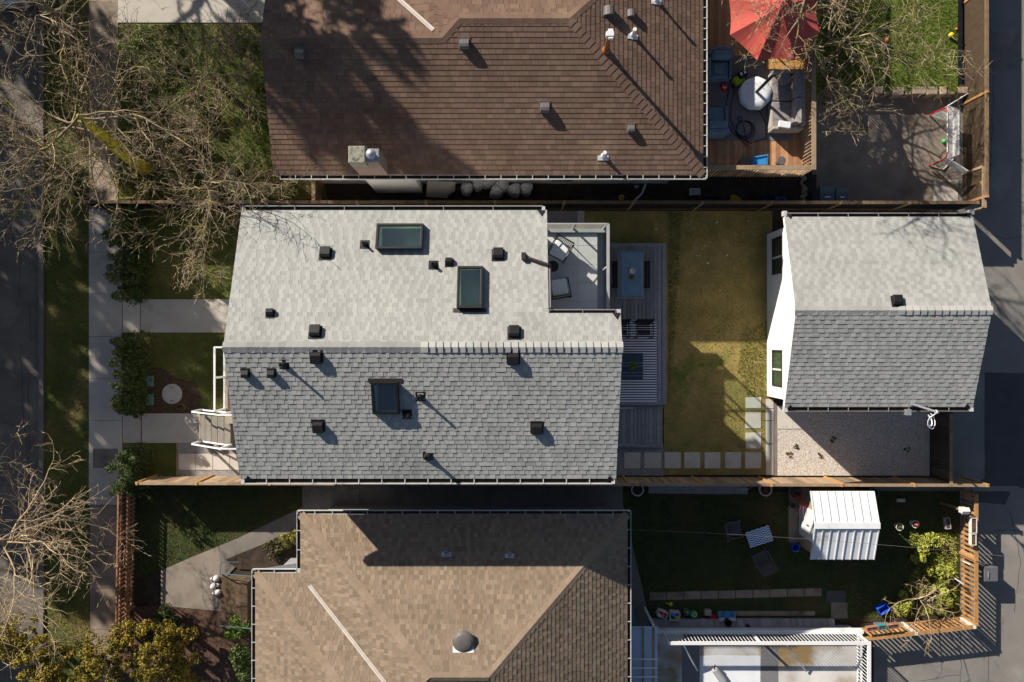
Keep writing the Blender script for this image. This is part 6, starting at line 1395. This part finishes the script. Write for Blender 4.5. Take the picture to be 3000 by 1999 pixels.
mound('dry olive shrub tucked under the lichen covered trunk', 540, 430, .8, .8, 'leaf_olive', 1500, 7); mound('low olive shrub at the corner of the dark fence and sidewalk', 410, 560, .55, .7, 'leaf_olive', 1100, 8); mound('olive shrub in the middle of the fence side bed', 620, 545, .7, .7, 'leaf_olive', 1300, 9)
mound('bright spiky green plant at the end of the white gutter', 855, 530, .28, .5, 'leaf_light', 420, 10, size=.08, k=4)
mound('yellow green shrub beside the corner of the tan roof', 843, 1592, .48, 1.5, 'leaf_yellow', 1500, 11, size=.045); mound('low dark shrub in the bed by the tan roof house path', 800, 1610, .5, .4, 'leaf_olive', 900, 12)
mound('pale leaved rhododendron at the bottom edge beside the tan roof', 690, 1955, .62, 1.4, 'leaf_light', 1700, 13, size=.07); mound('green rhododendron in front of the dark front steps', 690, 1865, .6, 1.1, 'leaf_moss', 1500, 14, size=.065)
mound('green shrub covering the lower end of the picket fence', 395, 1850, .6, .8, 'leaf_olive', 1200, 15); mound('dark green shrub behind the picket fence end', 480, 1830, .6, .7, 'leaf_hedge', 1200, 16)
for i, (px, py, r_, lab) in enumerate(((2730,1590,.5,'loose yellow green shrub by the white pots in the lower yard'),(2700,1640,.4,'low yellow green shrub left of the leaning stake'),(2760,1680,.5,'yellow green shrub against the middle of the orange lane fence'),(2720,1720,.45,'yellow green shrub behind the pruned sapling'),(2775,1755,.4,'yellow green shrub in the corner of the orange fence'),(2660,1775,.4,'yellow green shrub between blue tub and sapling'))):
    mound(lab, px, py, r_, .45, 'weed', 900, 30+i, size=.045, group='weedy shrubs in the yard corner')
def plume(label, pts, seed, n=26):
    rg_ = random.Random(seed); bl = []
    for (px,py,z,r) in pts:
        c = P(px,py,z)
        for i in range(n):
            a = rg_.uniform(0,2*PI); q = r*rg_.uniform(.0,1.); zz = z*rg_.uniform(.6,1.05)*(1-.35*q/r); bl.append((c.x+q*math.cos(a),c.y+q*math.sin(a),zz,rg_.uniform(.10,.26),120))
    return shrub('golden_conifer', label, bl, M['leaf_gold'], .05, 'conifer', 'golden conifers at the lower left', seed=seed+200, stem=False, flat=1.0)
def plume_t(label, pts, seed):
    t = plume(label, pts, seed); mb = MB()
    for (px,py,z,r) in pts: c = P(px,py,z*.8); mb.tube([(c.x,c.y,0),(c.x,c.y,z*.8)], [.07,.02], 6)
    mb.build('trunk', M['bark'], t)
plume_t('golden green conifer at the bottom left corner over the kerb', [(40,1950,2.6,.9),(110,1990,2.4,.8),(-20,1900,2.4,.8)], 1)
plume_t('golden green conifer over the lower sidewalk', [(265,1950,2.6,.9),(330,1900,2.2,.7),(230,2010,2.6,.9)], 2)
plume_t('golden green conifer right of the sidewalk, the largest of the three', [(420,1930,2.8,1.0),(480,1880,2.0,.7),(400,2020,2.8,1.0),(500,2000,2.2,.8)], 3)
for i, (px, py, lab) in enumerate(((2310,1335,'small weed in the sunlit gravel near the fence'),(2405,1335,'round green weed at the edge of shade in the gravel'),(2333,1310,'straggly weed tuft in the middle of the sunlit gravel'),(2440,1290,'dark weed tuft in the shaded gravel'),(2660,1318,'tiny weed near the gate kerb'))):
    c = P(px,py,.05); bl = [(c.x+R.uniform(-.1,.1),c.y+R.uniform(-.1,.1),.03,.05,16) for _ in range(4)]; shrub('weed', lab, bl, M['leaf_olive'], .035, 'weed', 'weeds in the gravel', stem=False, seed=300+i)

# ---- grass blades
def blades(name, label, polys, dens, h, m, seed, w=.011):
    g_ = np.random.default_rng(seed); Vs = []; 
    for poly, z in polys:
        a = np.array([(X(q[0],z),Y(q[1],z)) for q in poly]); lo, hi = a.min(0), a.max(0); n = int(dens*(hi-lo).prod()); p = g_.uniform(lo,hi,(n,2))
        ins = np.zeros(n, bool); j = len(a)-1
        for i in range(len(a)):
            c = ((a[i,1]>p[:,1])!=(a[j,1]>p[:,1])); xx = (a[j,0]-a[i,0])*(p[:,1]-a[i,1])/((a[j,1]-a[i,1])+1e-12)+a[i,0]
            ins ^= c & (p[:,0]<xx); j = i
        p = p[ins]; n = len(p); an = g_.uniform(0,2*PI,n); ln = h*g_.uniform(.5,1.4,n); tilt = g_.uniform(.2,1.1,n)*ln; ta = g_.uniform(0,2*PI,n)
        b0 = np.stack([p[:,0]+w*np.cos(an),p[:,1]+w*np.sin(an),np.full(n,z)],1); b1 = np.stack([p[:,0]-w*np.cos(an),p[:,1]-w*np.sin(an),np.full(n,z)],1)
        t = np.stack([p[:,0]+tilt*np.cos(ta),p[:,1]+tilt*np.sin(ta),z+ln],1); Vs.append(np.stack([b0,b1,t],1))
    V = np.concatenate(Vs); o = np_mesh(name, V, 3, g_.uniform(-1,1,len(V)), M[m]); tag(o, label, 'grass', kind='stuff'); return o
blades('grass', 'dry yellow green grass of the back lawn', [([(1955,619),(2260,619),(2260,1168),(2182,1168),(2182,1324),(1950,1324),(1950,1190),(1957,1190)],.012),([(1712,619),(1955,619),(1955,712),(1790,712),(1790,650),(1712,650)],.012),([(2230,1165),(2242,1165),(2242,1392),(1950,1392),(1950,1374),(2230,1374)],.012)], 1100, .022, 'grass_dry', 1, .014)
blades('grass', 'green grass of the front lawns and the verge', [([(131,0),(262,0),(262,1999),(131,1999)],.012),([(430,617),(700,617),(700,877),(430,877)],.012),([(440,976),(660,976),(660,1210),(440,1210)],.012),([(430,1299),(519,1299),(519,1400),(430,1400)],.012),([(410,1425),(1000,1426),(690,1575),(410,1690)],.012)], 700, .04, 'grass', 2)
blades('grass', 'shaded grass of the lower back yard', [([(1840,1446),(2308,1446),(2308,1592),(2345,1592),(2345,1610),(2800,1640),(2800,1800),(2480,1812),(2480,1725),(1900,1740),(1835,1600)],.012),([(2575,1446),(2800,1446),(2800,1640),(2575,1640)],.012)], 550, .045, 'grass', 3)
blades('grass', 'bright green grass of the raised lawn and the mossy front yard', [([(2404,0),(2804,0),(2804,262),(2404,262)],.45),([(350,72),(840,72),(900,575),(350,575)],.012),([(2178,960),(2260,940),(2260,1165),(2190,1162),(2160,1090)],.012),([(1960,622),(2000,622),(1975,1000),(1958,1180)],.012)], 800, .06, 'grass_bright', 4)
blades('weeds', 'overgrown sunny weeds in the corner of the lower yard', [([(2660,1560),(2800,1560),(2800,1795),(2600,1806),(2680,1660)],.012)], 900, .10, 'weed', 5, .016)
# scattered litter on the lawns: fallen petals and leaves
g_ = random.Random(4); mb = MB()
for px, py in ((2025,650),(2063,720),(2042,750),(2074,772),(2110,851),(2050,750),(2192,648),(2100,652),(1922,672),(2350,640),(2130,749)): p = P(px,py,.05); mb.ob(p.x,p.y,g_.uniform(0,3),g_.uniform(.015,.05),.02,.035,.045)
tag(mb.build('fallen_petals', M['pot_white']), 'scattered pale petals on the back lawn', 'petals', kind='stuff')

# ================================================================ LIGHT, SKY, CAMERA
EL = math.radians(26.6); AZ = (-.727, .686)
sd = bpy.data.lights.new('sun', 'SUN'); sd.energy = 5.0; sd.angle = math.radians(.55); sd.color = (1, .925, .82)
so_ = bpy.data.objects.new('sun', sd); col.objects.link(so_)
d = Vector((-AZ[0]*math.cos(EL), -AZ[1]*math.cos(EL), -math.sin(EL))); so_.rotation_euler = d.to_track_quat('-Z','Y').to_euler(); so_.location = (-20,20,30)
wd = bpy.data.worlds.new('World'); sc.world = wd; wd.use_nodes = True; nt = wd.node_tree
sk_ = nt.nodes.new('ShaderNodeTexSky'); sk_.sky_type = 'NISHITA'; sk_.sun_disc = False; sk_.air_density = .75; sk_.dust_density = .8; sk_.ozone_density = .4; sk_.sun_elevation = EL; sk_.sun_rotation = math.atan2(AZ[0], AZ[1])
bg = nt.nodes['Background']; nt.links.new(sk_.outputs[0], bg.inputs[0]); bg.inputs[1].default_value = .055
cd = bpy.data.cameras.new('camera'); co = bpy.data.objects.new('camera', cd); col.objects.link(co); co.location = (0,0,CAMH); co.rotation_euler = (0,0,0)
cd.sensor_width = 36; cd.lens = FPX/3000*36; cd.clip_end = 1000; sc.camera = co
sc.view_settings.view_transform = 'Standard'; sc.view_settings.look = 'None'; sc.view_settings.exposure = .78; sc.view_settings.gamma = 1
sc.cycles.max_bounces = 6; sc.cycles.transparent_max_bounces = 12
